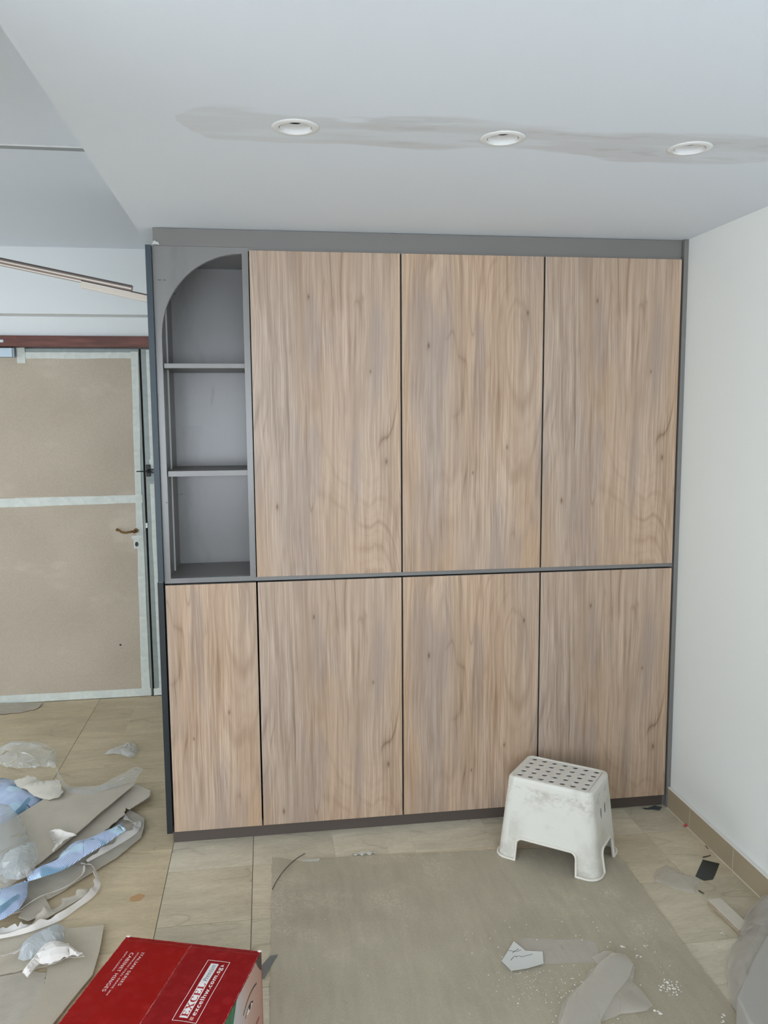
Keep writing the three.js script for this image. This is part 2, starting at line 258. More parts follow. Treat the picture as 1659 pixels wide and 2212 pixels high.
  // swing-bar door guard
  obj('door_guard', [box(-0.312, -0.286, 1.355, 1.425, Z, Z + 0.012, 0.003), new THREE.CylinderGeometry(0.0035, 0.0035, 0.09, 10).rotateZ(Math.PI / 2).translate(-0.32, 1.387, Z + 0.022), new THREE.CylinderGeometry(0.003, 0.003, 0.13, 10).rotateZ(Math.PI / 2).translate(-0.235, 1.398, Z + 0.012), new THREE.CylinderGeometry(0.003, 0.003, 0.13, 10).rotateZ(Math.PI / 2).translate(-0.235, 1.377, Z + 0.012), new THREE.SphereGeometry(0.009, 14, 10).translate(-0.3, 1.388, Z + 0.018)].map((g) => (g.index ? g.toNonIndexed() : g)), M.black, d);
  obj('strike_plate', box(-0.3275, -0.3165, 1.045, 1.075, Z - 0.006, Z + 0.002), M.white, d);
  obj('board_hole', new THREE.CylinderGeometry(0.006, 0.006, 0.0015, 12).rotateX(Math.PI / 2).translate(-0.505, 0.331, Z - 0.0006), M.black, d);
}

// ───────────── the fitted cabinet ─────────────
const X = [0, 0.3492, 0.9258, 1.5013, 2.0794], YB = 0.0571, YM1 = 1.0577, YM2 = 1.0790, YT = 2.3206;
{
  const c = thing('fitted_cabinet', 'full-height fitted cabinet with oak doors and a grey arched niche', 'cabinet');
  const doorMat = (du, dv, flip) => phys('#ffffff', 0.5, { map: woodAt(du, dv, flip) });
  
  const door = (i, y0, y1, du, dv, flip) => { const x0 = X[i] + (i === 1 && y0 > 1 ? 0.0018 : i ? 0.0033 : 0.0006), x1 = X[i + 1] - 0.0033; const d = obj('door', box(x0, x1, y0, y1, -0.0026, 0, 0.0006), doorMat(du, dv, flip), c); obj('door_core', box(x0 + 0.0003, x1 - 0.0003, y0 + 0.0003, y1 - 0.0003, -0.0185, -0.0026), M.greyDark, d); };
  for (let i = 1; i < 4; i++) door(i, YM2, YT, (i === 3 ? 0.012 - X[3] / 1.2 : 0.012 - X[1] / 1.2), 0.02 - YM2 / 1.3, false);
  for (let i = 0; i < 4; i++) door(i, YB, YM1, [0.66, 0.012 - X[1] / 1.2, 0.012 - X[1] / 1.2, 0.012 - X[3] / 1.2][i], [0.03, 0.19, 0.19, 0.19][i] - YB / 1.3, false);
  // carcass behind the doors, dark in the gaps
  const J = [-0.004, ...X.slice(1, 4), 2.086], units = [];
  for (let i = 0; i < 4; i++) { const a = J[i] + (i ? 0.003 : 0), b = J[i + 1] - 0.003; units.push(box(a, b, YB, YM1 - 0.002, -0.385, -0.0245)); if (i) units.push(box(a, b, YM2 + 0.002, YT + 0.002, -0.385, -0.0245)); }
  units.push(box(-0.004, 2.086, YB, YT, -0.395, -0.386)); obj('carcass', units, M.greyDark, c);
  obj('middle_rail', box(0.3445, 2.083, 1.0622, 1.0775, -0.024, -0.010, 0.0008), M.grey, c);
  obj('top_filler', box(0.0, 2.0845, 2.3345, 2.3985, -0.036, -0.02, 0.0008), M.greyDark, c);
  obj('top_filler', box(0.343, 2.083, 2.3215, 2.335, -0.036, -0.0205), M.greyDark, c);
  obj('side_filler', box(2.0855, 2.1035, 0.0, 2.3995, -0.03, 0.0, 0.0008), M.greyDark, c);
  obj('side_filler_return', box(2.0795, 2.086, 0.0, 2.3985, -0.05, -0.0255), M.greyDark, c);
  obj('plinth', box(-0.008, 2.086, 0.0005, YB + 0.012, -0.042, -0.026, 0.0006), laminate('#554b44', 0.5), c);
  // left end panel: upper piece in blue-grey film, lower one darker
  obj('end_panel', box(-0.0262, -0.0045, 1.0725, 2.3335, -0.40, 0.0, 0.001), M.edgeBlue, c, 'upper end panel in blue-grey film');
  obj('end_panel', box(-0.0290, -0.0065, 0.051, 1.0695, -0.40, 0.0, 0.001), M.edgeDark, c, 'lower dark end panel');
  // arched niche frame
  const s = new THREE.Shape([new V2(-0.0035, 1.0615), new V2(0.3465, 1.0615), new V2(0.3465, 2.3335), new V2(-0.0035, 2.3335)]);
  const h = new THREE.Path(); h.moveTo(0.0195, 1.0800); h.lineTo(0.0195, 2.0);
  for (let i = 1; i <= 48; i++) { const a = Math.PI - (Math.PI / 2 - 0.105) * i / 48; h.lineTo(0.327 + 0.3094 * Math.cos(a) * (1 - 0.008 * (1 - i / 48)), 2.002 + 0.3094 * Math.sin(a)); }
  h.lineTo(0.3235, 2.3118); h.lineTo(0.3245, 1.0800); h.closePath(); s.holes.push(h);
  const fg = new THREE.ExtrudeGeometry(s, { depth: 0.018, bevelEnabled: true, bevelSize: 0.0006, bevelThickness: 0.0006, bevelSegments: 1, curveSegments: 12 }); fg.clearGroups(); fg.translate(0, 0, -0.0386);
  obj('arched_frame', planarUV(toCreasedNormals(fg, 0.5)), M.greyPanel, c, 'grey frame with a quarter-round arch');
  // niche interior
  obj('niche_side', box(-0.0035, 0.0165, 1.062, 2.333, -0.19, -0.0392), M.greyDark, c); obj('niche_side', box(-0.0035, 0.0225, 1.062, 2.333, -0.367, -0.1925, 0.0012), M.greyDark, c);
  obj('niche_edging', box(0.0165, 0.0222, 1.082, 2.31, -0.1925, -0.1885), laminate('#b9b9b6', 0.35), c);
  obj('niche_side', box(0.3265, 0.343, 1.062, 2.333, -0.367, -0.0392), M.greyDark, c);
  obj('niche_back', box(-0.0035, 0.343, 1.062, 2.333, -0.385, -0.3672), M.greyPanel, c);
  obj('niche_top', box(0.0165, 0.3265, 2.3125, 2.333, -0.367, -0.0392), M.greyDark, c); obj('niche_floor', box(0.0165, 0.3265, 1.0622, 1.0795, -0.367, -0.0392), M.greyDark, c);
  for (const [y0, y1] of [[1.887, 1.9045], [1.4755, 1.4965]]) { const sh = obj('shelf', box(0.0225, 0.3262, y0, y1, -0.366, -0.034, 0.0008), M.greyDark, c); obj('shelf_edging', box(0.0225, 0.3262, y0, y1, -0.034, -0.0325, 0.0006), M.grey, sh); }
}

// ───────────── stool, box and litter follow ─────────────
// a rigid or crumpled sheet: outline in floor metres, shaped by h(x, z, edge) where edge is 0 at the rim and 1 in the middle
function sheet(name, label, category, o) {
  const P = o.poly.map((p) => new V2(p[0], p[1])); if (THREE.ShapeUtils.area(P) < 0) P.reverse();
  let sd = o.seed ?? 1, pts = [];
  for (let i = 0; i < P.length; i++) {                                  // resample the outline, torn where asked for
    const a = P[i], b = P[(i + 1) % P.length], L = a.distanceTo(b), n = Math.max(1, Math.round(L / (o.step ?? 0.02)));
    for (let k = 0; k < n; k++) { const t = k / n, j = (o.jag ?? 0) * (k ? 1 : 0.3); const q = a.clone().lerp(b, t); q.x += j * (vn(q.x * 170, q.y * 170, sd) - 0.5) * 2; q.y += j * (vn(q.x * 170, q.y * 170, sd + 9) - 0.5) * 2; pts.push(q); }
  }
  let g = new THREE.ShapeGeometry(new THREE.Shape(pts)).toNonIndexed(); g = new TessellateModifier(o.cell ?? 0.03, 5).modify(g);
  const p = g.attributes.position, n = p.count, c = new V2(); P.forEach((q) => c.add(q)); c.divideScalar(P.length);
  const edge = (x, y) => { let m = 9; for (let i = 0; i < P.length; i++) { const a = P[i], b = P[(i + 1) % P.length], abx = b.x - a.x, aby = b.y - a.y, t = clamp(((x - a.x) * abx + (y - a.y) * aby) / (abx * abx + aby * aby)); m = Math.min(m, Math.hypot(x - a.x - abx * t, y - a.y - aby * t)); } return m; };
  let em = 0.001; const es = []; for (let i = 0; i < n; i++) { es[i] = edge(p.getX(i), p.getY(i)); em = Math.max(em, es[i]); }
  const fq = o.freq ?? 18, y0 = o.y0 ?? 0.001;
  const H = (x, z, e) => {
    let y = y0 + (o.tilt ? o.tilt[0] * (x - c.x) + o.tilt[1] * (z - c.y) : 0) + (o.dome ?? 0) * Math.sqrt(1 - (1 - e) * (1 - e));
    if (o.crumple) { const r1 = 1 - Math.abs(2 * vn(x * fq + sd, z * fq, sd) - 1), r2 = 1 - Math.abs(2 * vn(x * fq * 2.3, z * fq * 2.3 + sd, sd + 5) - 1); y += o.crumple * (r1 * 0.7 + r2 * 0.3) * (o.rimFlat ? sst(0, 0.4, e) : 0.35 + 0.65 * e); }
    if (o.curl) y += o.curl * Math.pow(1 - e, 3) * vn(x * 9, z * 9, sd + 3);
    if (o.fold) { const s = (x * o.fold[0] + z * o.fold[1]) * o.fold[2]; y += o.fold[3] * (0.5 + 0.5 * Math.sin(s + 2.5 * vn(x * 9, z * 9, sd + 7))); }
    return Math.max(y, 0.0006);
  };
  const th = o.thick ?? 0, tri = [], uvs = [];
  const put = (x, y, z) => { tri.push(x - c.x, y, z - c.y); const a = o.uvTurn ?? 0; uvs.push(x * Math.cos(a) + z * Math.sin(a), -x * Math.sin(a) + z * Math.cos(a)); };
  for (let i = 0; i < n; i += 3) {                                       // top, wound to face up
    for (const k of [0, 2, 1]) { const x = p.getX(i + k), z = p.getY(i + k); put(x, H(x, z, clamp(es[i + k] / em)) + th, z); }
    if (th) for (const k of [0, 1, 2]) { const x = p.getX(i + k), z = p.getY(i + k); put(x, H(x, z, clamp(es[i + k] / em)), z); }
  }
  if (th) for (let i = 0; i < pts.length; i++) { const a = pts[i], b = pts[(i + 1) % pts.length], ya = H(a.x, a.y, 0), yb = H(b.x, b.y, 0); for (const [q, y] of [[a, ya], [b, yb + th], [b, yb], [a, ya], [a, ya + th], [b, yb + th]]) put(q.x, y, q.y); }
  let r = new THREE.BufferGeometry(); r.setAttribute('position', new THREE.Float32BufferAttribute(tri, 3)); r.setAttribute('uv', new THREE.Float32BufferAttribute(uvs, 2));
  if (o.facet) r.computeVertexNormals(); else r = toCreasedNormals(mergeVertices(r, 1e-5), 0.7);
  const m = obj(name, r, o.mat, o.parent); m.position.set(c.x, 0, c.y); if (o.parent) m.position.sub(o.parent.position);
  if (!o.parent) tag(m, label, category, o.group); else if (label) m.userData.label = label;
  return m;
}
// a torn strip of paper or board standing on edge along a path
function strip(name, label, category, path, width, mat, o = {}) {
  const cv = new THREE.CatmullRomCurve3(path.map((p) => new V3(p[0], p[2] ?? 0.012, p[1]))), n = o.n ?? 40, sd = o.seed ?? 1, tri = [], uv = [], t = 0.0012;
  const ring = [];
  for (let i = 0; i <= n; i++) {
    const q = cv.getPoint(i / n), d = cv.getTangent(i / n), s = new V3(-d.z, 0, d.x).normalize(), lean = (o.lean ?? 0.8) + 0.9 * (vn(i * 0.17, 3, sd) - 0.5), w = width * (0.55 + 0.75 * vn(i * 0.35, 1, sd)) * Math.min(1, 0.35 + 3 * Math.min(i, n - i) / n);
    const up = new V3(s.x * Math.cos(lean), Math.sin(lean), s.z * Math.cos(lean)), nn = new V3(-s.x * Math.sin(lean), Math.cos(lean), -s.z * Math.sin(lean));
    const a = q.clone(), b = q.clone().addScaledVector(up, w); ring.push([a.clone().addScaledVector(nn, t), b.clone().addScaledVector(nn, t), b, a]);
  }
  const c = cv.getPoint(0.5); c.y = 0;
  const put = (v, i, k) => { tri.push(v.x - c.x, Math.max(v.y, 0.0005), v.z - c.z); uv.push(i * 0.01, k * 0.01); };
  for (let i = 0; i < n; i++) for (let k = 0; k < 4; k++) { const A = ring[i], B = ring[i + 1], l = (k + 1) % 4; for (const [v, a, b] of [[A[k], i, k], [B[k], i + 1, k], [B[l], i + 1, k + 1], [A[k], i, k], [B[l], i + 1, k + 1], [A[l], i, k + 1]]) put(v, a, b); }
  for (const A of [ring[0], ring[n]]) for (const k of [0, 1, 2, 0, 2, 3]) put(A[k], 0, k);
  let g = new THREE.BufferGeometry(); g.setAttribute('position', new THREE.Float32BufferAttribute(tri, 3)); g.setAttribute('uv', new THREE.Float32BufferAttribute(uv, 2)); g = toCreasedNormals(g, 0.6);
  const m = obj(name, g, mat); m.position.set(c.x, 0, c.z); return tag(m, label, category, o.group);
}

// ───────────── protective board on the floor ─────────────
{
  const bt = texture(1024, 1024, (u, v) => {                             // 1.4 m of grey-brown building paper, scuffed, with plaster dust
    const x = u * 1.4, y = v * 1.4; let k = 20 * (fbm(x * 4, y * 4, 81, 5) - 0.5) + 12 * (vn(x * 420, y * 420, 82) - 0.5) + 10 * (fbm(x * 60, y * 9, 83, 2) - 0.5);
    const dust = sst(0.5, 0.78, fbm(x * 5 + 3, y * 5, 84, 5)) * (0.35 + 0.65 * sst(0.4, 0.75, fbm(x * 160, y * 160, 85, 3))); k += 22 * dust;
    if (vn(x * 150, y * 150, 86) > 0.985) k += 55; if (vn(x * 120, y * 120, 87) > 0.988) k -= 34;
    return [187 + k, 182 + k, 166 + k * 0.95];
  });
  const bm = std('#ebe4da', 0.82, { map: rep(bt, 1 / 1.4, 1 / 1.4) });
  const b = sheet('floor_board', 'large grey-brown protective board on the floor before the cabinet, torn along its far edge', 'board', { poly: [[0.384, 0.153], [0.431, 0.171], [0.493, 0.201], [0.532, 0.200], [0.564, 0.195], [0.663, 0.197], [0.709, 0.187], [0.763, 0.192], [0.942, 0.217], [1.125, 0.225], [1.271, 0.237], [1.5, 0.262], [1.70, 0.29], [1.712, 0.37], [1.705, 0.605], [1.69, 0.879], [1.689, 1.049], [1.684, 1.206], [1.69, 1.6], [1.69, 2.4], [0.345, 2.4], [0.368, 1.044], [0.376, 0.588]], y0: 0.0004, thick: 0.0032, jag: 0.003, cell: 0.2, mat: bm, seed: 3 });
  const pale = std('#c3bfb2', 0.9);
  const edge = (poly, seed) => sheet('torn_edge', null, null, { poly, y0: 0.0038, thick: 0.001, jag: 0.004, step: 0.008, curl: 0.012, cell: 0.02, mat: pale, seed, parent: b });
  edge([[0.493, 0.199], [0.535, 0.197], [0.566, 0.196], [0.560, 0.216], [0.53, 0.212]], 4); edge([[0.690, 0.190], [0.73, 0.184], [0.79, 0.188], [0.775, 0.200], [0.72, 0.198]], 5);
  const wire = new THREE.TubeGeometry(new THREE.CatmullRomCurve3([[0.51, 0.0045, 0.150], [0.475, 0.006, 0.188], [0.429, 0.009, 0.263], [0.397, 0.007, 0.334], [0.382, 0.0045, 0.380]].map((p) => new V3(p[0] - 0.44, p[1], p[2] - 0.26))), 40, 0.0016, 8);
  const w = obj('wire', wire, std('#57524a', 0.6)); w.position.set(0.44, 0.0005, 0.26); tag(w, 'thin dark curved wire lying across the left corner of the floor board', 'wire');
}

// ───────────── step stool ─────────────
{
  const t = thing('step_stool', 'white plastic step stool with a perforated top, smudged with grime', 'stool', [1.487, 0.0036, 0.287], -0.672);
  const H = 0.322, grime = texture(512, 512, (u, v) => {                 // u round the stool, v up it: rubbed-in dirt under the rim and above the lip
    const y = v * 0.34, x = u * 1.4; const n = fbm(x * 14, y * 26, 91, 5), f = vn(x * 90, y * 160, 92);
    let k = 30 * sst(0.5, 0.95, 0.5 * n + 0.5 * fbm(x * 46, y * 70, 97, 3) + 0.3 * f - 0.06 + 0.25 * (vn(x * 8, 3, 95) - 0.5)) * sst(0.20, 0.285, y + 0.05 * (fbm(x * 30, y * 30, 96, 3) - 0.5)) * (1 - sst(0.284, 0.30, y)); k += 18 * sst(0.5, 0.85, n + 0.2 * f) * (1 - sst(0.05, 0.12, y + 0.05 * n - 0.02)); k += 16 * sst(0.55, 0.8, fbm(x * 9, y * 9, 93, 5));
    if (vn(x * 130, y * 130, 94) > 0.985) k += 35;
    return [236 - k, 233 - k * 1.05, 222 - k * 1.15];
  });
  const pm = phys('#f4f4f4', 0.45, { map: grime }), lipM = phys('#e3ddd0', 0.48), topM = phys('#dfdbd1', 0.42);
  const A0 = 0.200, A1 = 0.164, B0 = 0.142, B1 = 0.117, R0 = 0.045, R1 = 0.026;
  // parameter stations round the plan: straight parts carry the leg gaps, corners are arcs
  const st = [];
  const side = (k, half, gap) => { const gs = gap / half, list = []; for (let i = 0; i <= 6; i++) list.push(-1 + (1 - gs) * i / 6 * 0.999); for (let i = 0; i <= 10; i++) { const a = i / 10 * Math.PI / 2; list.push(-gs + 0.024 / half * (1 - Math.cos(a))); } for (let i = 1; i < 10; i++) list.push((-gs + 0.024 / half) * (1 - i / 5)); const full = list.slice(); for (let i = list.length - 10; i >= 0; i--) full.push(-list[i]); full.sort((a, b) => a - b); for (const s of full) st.push({ k, s, gs, half }); for (let i = 1; i < 8; i++) st.push({ k, c: i / 8 }); };
  side(0, A0 - R0, 0.120); side(1, B0 - R0, 0.066); side(2, A0 - R0, 0.120); side(3, B0 - R0, 0.066);
  const at = (q, y, inset = 0) => {                                       // plan point and outward normal at height y
    const f = clamp(y / H, 0, 1), a = mix(A0, A1, f) - inset, b = mix(B0, B1, f) - inset, r = Math.max(0.004, mix(R0, R1, f) - inset * 0.8);
    let p, nrm; const ha = a - r, hb = b - r;
    const base = [[[1, 0], [0, 1], ha, b], [[0, -1], [1, 0], hb, a], [[-1, 0], [0, -1], ha, -b], [[0, 1], [-1, 0], hb, -a]][q.k];
    const dir = base[0], nn = base[1];
    if (q.c === undefined) { const s = q.s * base[2]; p = [dir[0] * s + nn[0] * Math.abs(base[3]), dir[1] * s + nn[1] * Math.abs(base[3])]; nrm = nn; }
    else { const an = q.c * Math.PI / 2, cx = dir[0] * base[2] + nn[0] * (Math.abs(base[3]) - r), cy = dir[1] * base[2] + nn[1] * (Math.abs(base[3]) - r); nrm = [nn[0] * Math.cos(an) + dir[0] * Math.sin(an), nn[1] * Math.cos(an) + dir[1] * Math.sin(an)]; p = [cx + nrm[0] * r, cy + nrm[1] * r]; }
    return [p, nrm];
  };
  const bottom = (q) => { if (q.c !== undefined) return 0; const g = q.gs * q.half, s = Math.abs(q.s) * q.half, hg = 0.086, rc = 0.024; if (s >= g - 1e-6) return 0.0; if (s <= g - rc) return hg; const d = s - (g - rc); return hg - rc + Math.sqrt(Math.max(0, rc * rc - d * d)); };
  // exactly at the gap edge the wall drops to the floor: two stations there, so the leg side is upright
  const N = st.length, rows = 18, rim = 0.013, wall = (inset) => { const out = []; for (let j = 0; j <= rows; j++) { const row = []; for (const q of st) { const b = bottom(q), y = mix(b, H - rim, j / rows), [p] = at(q, y, inset); row.push(new V3(p[0], y, p[1])); } out.push(row); } return out; };
  const outer = wall(0), inner = wall(0.0032);
  for (let j = 1; j <= 7; j++) { const a = j / 7 * Math.PI / 2; outer.push(st.map((q) => { const [p] = at(q, H - rim, rim * (1 - Math.cos(a))); return new V3(p[0], H - rim + rim * Math.sin(a), p[1]); })); inner.push(st.map((q) => { const [p] = at(q, H - rim, 0.0032 + (rim - 0.0005) * (1 - Math.cos(a))); return new V3(p[0], H - rim + (rim - 0.0032) * Math.sin(a), p[1]); })); }
  outer.push(st.map((q) => { const [p] = at(q, H - rim, rim + 0.004); return new V3(p[0], H - 0.0005, p[1]); })); outer.push(st.map((q) => { const [p] = at(q, H - rim, rim + 0.006); return new V3(p[0], H - 0.003, p[1]); }));
  const tri = [], uv = [];
  const arc = [0]; for (let i = 0; i < N; i++) arc.push(arc[i] + outer[0][i].distanceTo(outer[0][(i + 1) % N].clone().setY(outer[0][i].y)));
  const quad = (a, b, c, d, i, flip) => { const f = flip ? [a, c, b, a, d, c] : [a, b, c, a, c, d]; for (const v of f) { tri.push(v.x, v.y, v.z); uv.push(arc[v === b || v === c ? i + 1 : i] / 1.4, v.y / 0.34); } };
  for (let i = 0; i < N; i++) { const k = (i + 1) % N; for (let j = 0; j < outer.length - 1; j++) quad(outer[j][i], outer[j][k], outer[j + 1][k], outer[j + 1][i], i, false); for (let j = 0; j < inner.length - 1; j++) quad(inner[j][i], inner[j][k], inner[j + 1][k], inner[j + 1][i], i, true); quad(outer[0][i], inner[0][i], inner[0][k], outer[0][k], i, false); const o = outer.at(-1), n2 = inner.at(-1); quad(o[i], o[k], n2[k], n2[i], i, false); }
  let g = new THREE.BufferGeometry(); g.setAttribute('position', new THREE.Float32BufferAttribute(tri, 3)); g.setAttribute('uv', new THREE.Float32BufferAttribute(uv, 2)); g = toCreasedNormals(g, 0.6);
  let body = new Brush(g, pm); body.updateMatrixWorld(); const ev = new Evaluator(); ev.useGroups = false; ev.attributes = ['position', 'normal', 'uv'];
  for (const sx of [1, -1]) for (const sz of [-0.026, 0.026]) { const h = new Brush(new THREE.CylinderGeometry(0.0105, 0.0105, 0.08, 20).rotateZ(Math.PI / 2).scale(1, 2.1, 1).translate(sx * 0.185, 0.212, sz)); h.updateMatrixWorld(); body = ev.evaluate(body, h, SUBTRACTION); body.updateMatrixWorld(); }
  const bg = body.geometry; bg.clearGroups(); obj('stool_body', bg, pm, t);
  const path = []; st.forEach((q) => { const b = bottom(q), [p, n] = at(q, b); const fl = b < 0.02 ? 0.0045 : 0.0012; path.push(new V3(p[0] + n[0] * fl, b + 0.0048, p[1] + n[1] * fl)); });
  const cp = new THREE.CurvePath(); for (let i = 0; i < path.length; i++) cp.add(new THREE.LineCurve3(path[i], path[(i + 1) % path.length]));
  const lipParts = []; for (let i = 0; i < path.length; i++) { const a = path[i], b = path[(i + 1) % path.length], L = a.distanceTo(b); if (L < 1e-6) continue; const cg = new THREE.CylinderGeometry(0.0048, 0.0048, L, 10, 1, true); cg.translate(0, L / 2, 0); cg.applyQuaternion(new THREE.Quaternion().setFromUnitVectors(new V3(0, 1, 0), b.clone().sub(a).normalize())); cg.translate(a.x, a.y, a.z); lipParts.push(cg, new THREE.SphereGeometry(0.0048, 10, 6).translate(a.x, a.y, a.z)); }
  obj('rim_lip', lipParts, lipM, t, 'rounded cream lip along the feet');
  const a = A1 - rim - 0.0055, b = B1 - rim - 0.0055, r = 0.012, s = new THREE.Shape(); s.moveTo(-a + r, -b); s.lineTo(a - r, -b); s.absarc(a - r, -b + r, r, -Math.PI / 2, 0); s.lineTo(a, b - r); s.absarc(a - r, b - r, r, 0, Math.PI / 2); s.lineTo(-a + r, b); s.absarc(-a + r, b - r, r, Math.PI / 2, Math.PI); s.lineTo(-a, -b + r); s.absarc(-a + r, -b + r, r, Math.PI, 1.5 * Math.PI);
  for (let i = 0; i < 7; i++) for (let j = 0; j < 5; j++) { const h = new THREE.Path(); h.absarc((i - 3) * 0.0418, (j - 2) * 0.0405, 0.0106, 0, Math.PI * 2, true); s.holes.push(h); }
  const tg = new THREE.ExtrudeGeometry(s, { depth: 0.0035, bevelEnabled: false, curveSegments: 18 }); tg.clearGroups(); tg.rotateX(Math.PI / 2).translate(0, H - 0.0022, 0);
  obj('perforated_top', tg, topM, t);
  const ribs = []; for (let i = 0; i < 6; i++) ribs.push(box((i - 2.5) * 0.0418 - 0.001, (i - 2.5) * 0.0418 + 0.001, H - 0.046, H - 0.0055, -b + 0.001, b - 0.001)); for (let j = 0; j < 4; j++) ribs.push(box(-a + 0.001, a - 0.001, H - 0.046, H - 0.0055, (j - 1.5) * 0.0405 - 0.001, (j - 1.5) * 0.0405 + 0.001));
  obj('underside_ribs', ribs, topM, t);
  t.position.y = 0.0036;
}

// ───────────── red cardboard box ─────────────
{
  const t = thing('hinge_box', 'red printed cardboard carton of cabinet hinges, half out of frame', 'box', [-0.024 + 0.9487 * 0.1975 - 0.3163 * 0.225, 0, 0.954 + 0.3163 * 0.1975 + 0.9487 * 0.225], -0.3218);
  const W = 0.395, L = 0.45, Hh = 0.25;                                   // local: x across from left, z from back
  const worn = (g, w, h, n) => { for (let i = 0; i < n; i++) { g.fillStyle = 'rgba(' + (i % 3 ? '226,205,196,' : '170,70,62,') + rr(0.15, 0.6) + ')'; g.fillRect(rr(0, w), rr(0, h), rr(1, 5), rr(0.6, 2)); } };
  const top = canvasTexture(1580, 1800, (g) => {                          // 0.25 mm per pixel
    const w = 1580, h = 1800, K = 4000; g.fillStyle = '#921511'; g.fillRect(0, 0, w, h); g.fillStyle = '#871618'; g.fillRect(w * 0.495, 0, w, h);
    for (let i = 0; i < 900; i++) { g.fillStyle = i % 2 ? 'rgba(130,30,28,0.10)' : 'rgba(196,80,70,0.07)'; g.beginPath(); g.arc(rr(0, w), rr(0, h), rr(4, 60), 0, 7); g.fill(); }
    worn(g, w, h, 240);
    for (const [x0, y0, x1, y1] of [[3, 0, 3, h], [w - 4, 0, w - 4, h], [0, 4, w, 4], [w * 0.4925, 0, w * 0.4925, h], [w * 0.4975, 0, w * 0.4975, h]]) for (let i = 0; i < 240; i++) { const t = rnd(), l = rr(8, 46), q = rr(0.8, 2.6); g.fillStyle = 'rgba(220,190,180,' + rr(0.1, 0.6) + ')'; g.fillRect(mix(x0, x1, t) + rr(-1.5, 1.5), mix(y0, y1, t) + rr(-1.5, 1.5), x0 === x1 ? q : l, x0 === x1 ? l : q); }
    g.strokeStyle = 'rgba(214,150,140,0.55)'; g.lineWidth = 3; g.beginPath(); g.moveTo(20, 40); for (let x = 60; x < w; x += 60) g.lineTo(x, 78 + 8 * Math.sin(x * 0.02) + rr(-4, 4)); g.stroke();
    g.fillStyle = '#eadfd9'; const down = (s, x, y0, y1, px, font) => { g.save(); g.translate(x * K, y0 * K); g.rotate(Math.PI / 2); g.font = font.replace('#', px); const m = g.measureText(s).width; g.scale((y1 - y0) * K / m, 1); g.fillText(s, 0, 0); g.restore(); };
    down('ITALIAN SERIES', 0.0775, 0.066, 0.203, 44, '#px sans-serif'); down('STAINLESS STEEL GRADE 304', 0.066, 0.068, 0.241, 25, '#px sans-serif'); down('CABINET HINGES', 0.0475, 0.071, 0.229, 52, '#px sans-serif'); down('SOFT-CLOSING', 0.0335, 0.068, 0.151, 26, '#px sans-serif');
    g.strokeStyle = '#eadfd9'; g.lineWidth = 6; g.strokeRect(0.2685 * K, 0.0665 * K, 0.061 * K, 0.227 * K);
    const up = (s, x, y0, y1, px, font, col) => { g.save(); g.fillStyle = col; g.translate(x * K, y0 * K); g.rotate(-Math.PI / 2); g.font = font.replace('#', px); const m = g.measureText(s).width; g.scale((y0 - y1) * K / m, 1); g.fillText(s, 0, 0); g.restore(); };
    g.fillStyle = '#e9e1dd'; g.fillRect(0.2815 * K, 0.1555 * K, 0.0215 * K, 0.127 * K); g.fillStyle = '#dcd8d6'; g.fillRect(0.2815 * K, 0.078 * K, 0.0215 * K, 0.0775 * K);
    up('EXCEL', 0.3005, 0.280, 0.158, 96, 'bold #px serif', '#a12c2c'); up('Premium', 0.2975, 0.151, 0.083, 62, 'italic #px serif', '#2c2a30');
    up('excelhw.com.sg', 0.3185, 0.272, 0.090, 60, 'bold #px sans-serif', '#eadfd9');
    g.save(); g.fillStyle = '#eadfd9'; g.beginPath(); g.moveTo(0.309 * K, 0.086 * K); g.lineTo(0.3185 * K, 0.077 * K); g.lineTo(0.3165 * K, 0.0825 * K); g.lineTo(0.321 * K, 0.086 * K); g.fill(); g.restore();
    g.fillStyle = '#c98f87'; g.fillRect(0.309 * K, 0.276 * K, 0.009 * K, 0.011 * K);
  });
  const faceT = canvasTexture(900, 500, (g) => {                          // printed portrait: pale ground, cheek, one lined eye and brow, green cloth; 0.5 mm per pixel
    const px = (a, y) => [a * 2000, (0.25 - y) * 2000];
    const gr = g.createLinearGradient(0, 0, 900, 0); gr.addColorStop(0, '#b98d7c'); gr.addColorStop(0.24, '#c6a596'); gr.addColorStop(0.42, '#c9c3c4'); gr.addColorStop(1, '#bcbcc2'); g.fillStyle = gr; g.fillRect(0, 0, 900, 500);
    g.fillStyle = '#33362f'; g.beginPath(); g.moveTo(0, 0); g.lineTo(96, 0); g.quadraticCurveTo(60, 70, 0, 120); g.fill();
    g.strokeStyle = '#4b3a36'; g.lineWidth = 12; g.beginPath(); g.moveTo(...px(0.045, 0.185)); g.quadraticCurveTo(...px(0.10, 0.206), ...px(0.15, 0.172)); g.stroke();
    g.fillStyle = '#efe9e6'; g.beginPath(); g.ellipse(...px(0.103, 0.158), 46, 17, 0.12, 0, 7); g.fill(); g.fillStyle = '#3b3533'; g.beginPath(); g.arc(...px(0.1, 0.159), 16, 0, 7); g.fill(); g.strokeStyle = '#25201f'; g.lineWidth = 9; g.beginPath(); g.moveTo(...px(0.076, 0.155)); g.quadraticCurveTo(...px(0.1, 0.178), ...px(0.136, 0.152)); g.stroke();
    g.fillStyle = '#9a4b48'; g.beginPath(); g.ellipse(...px(0.045, 0.075), 34, 13, 0, 0, 7); g.fill();
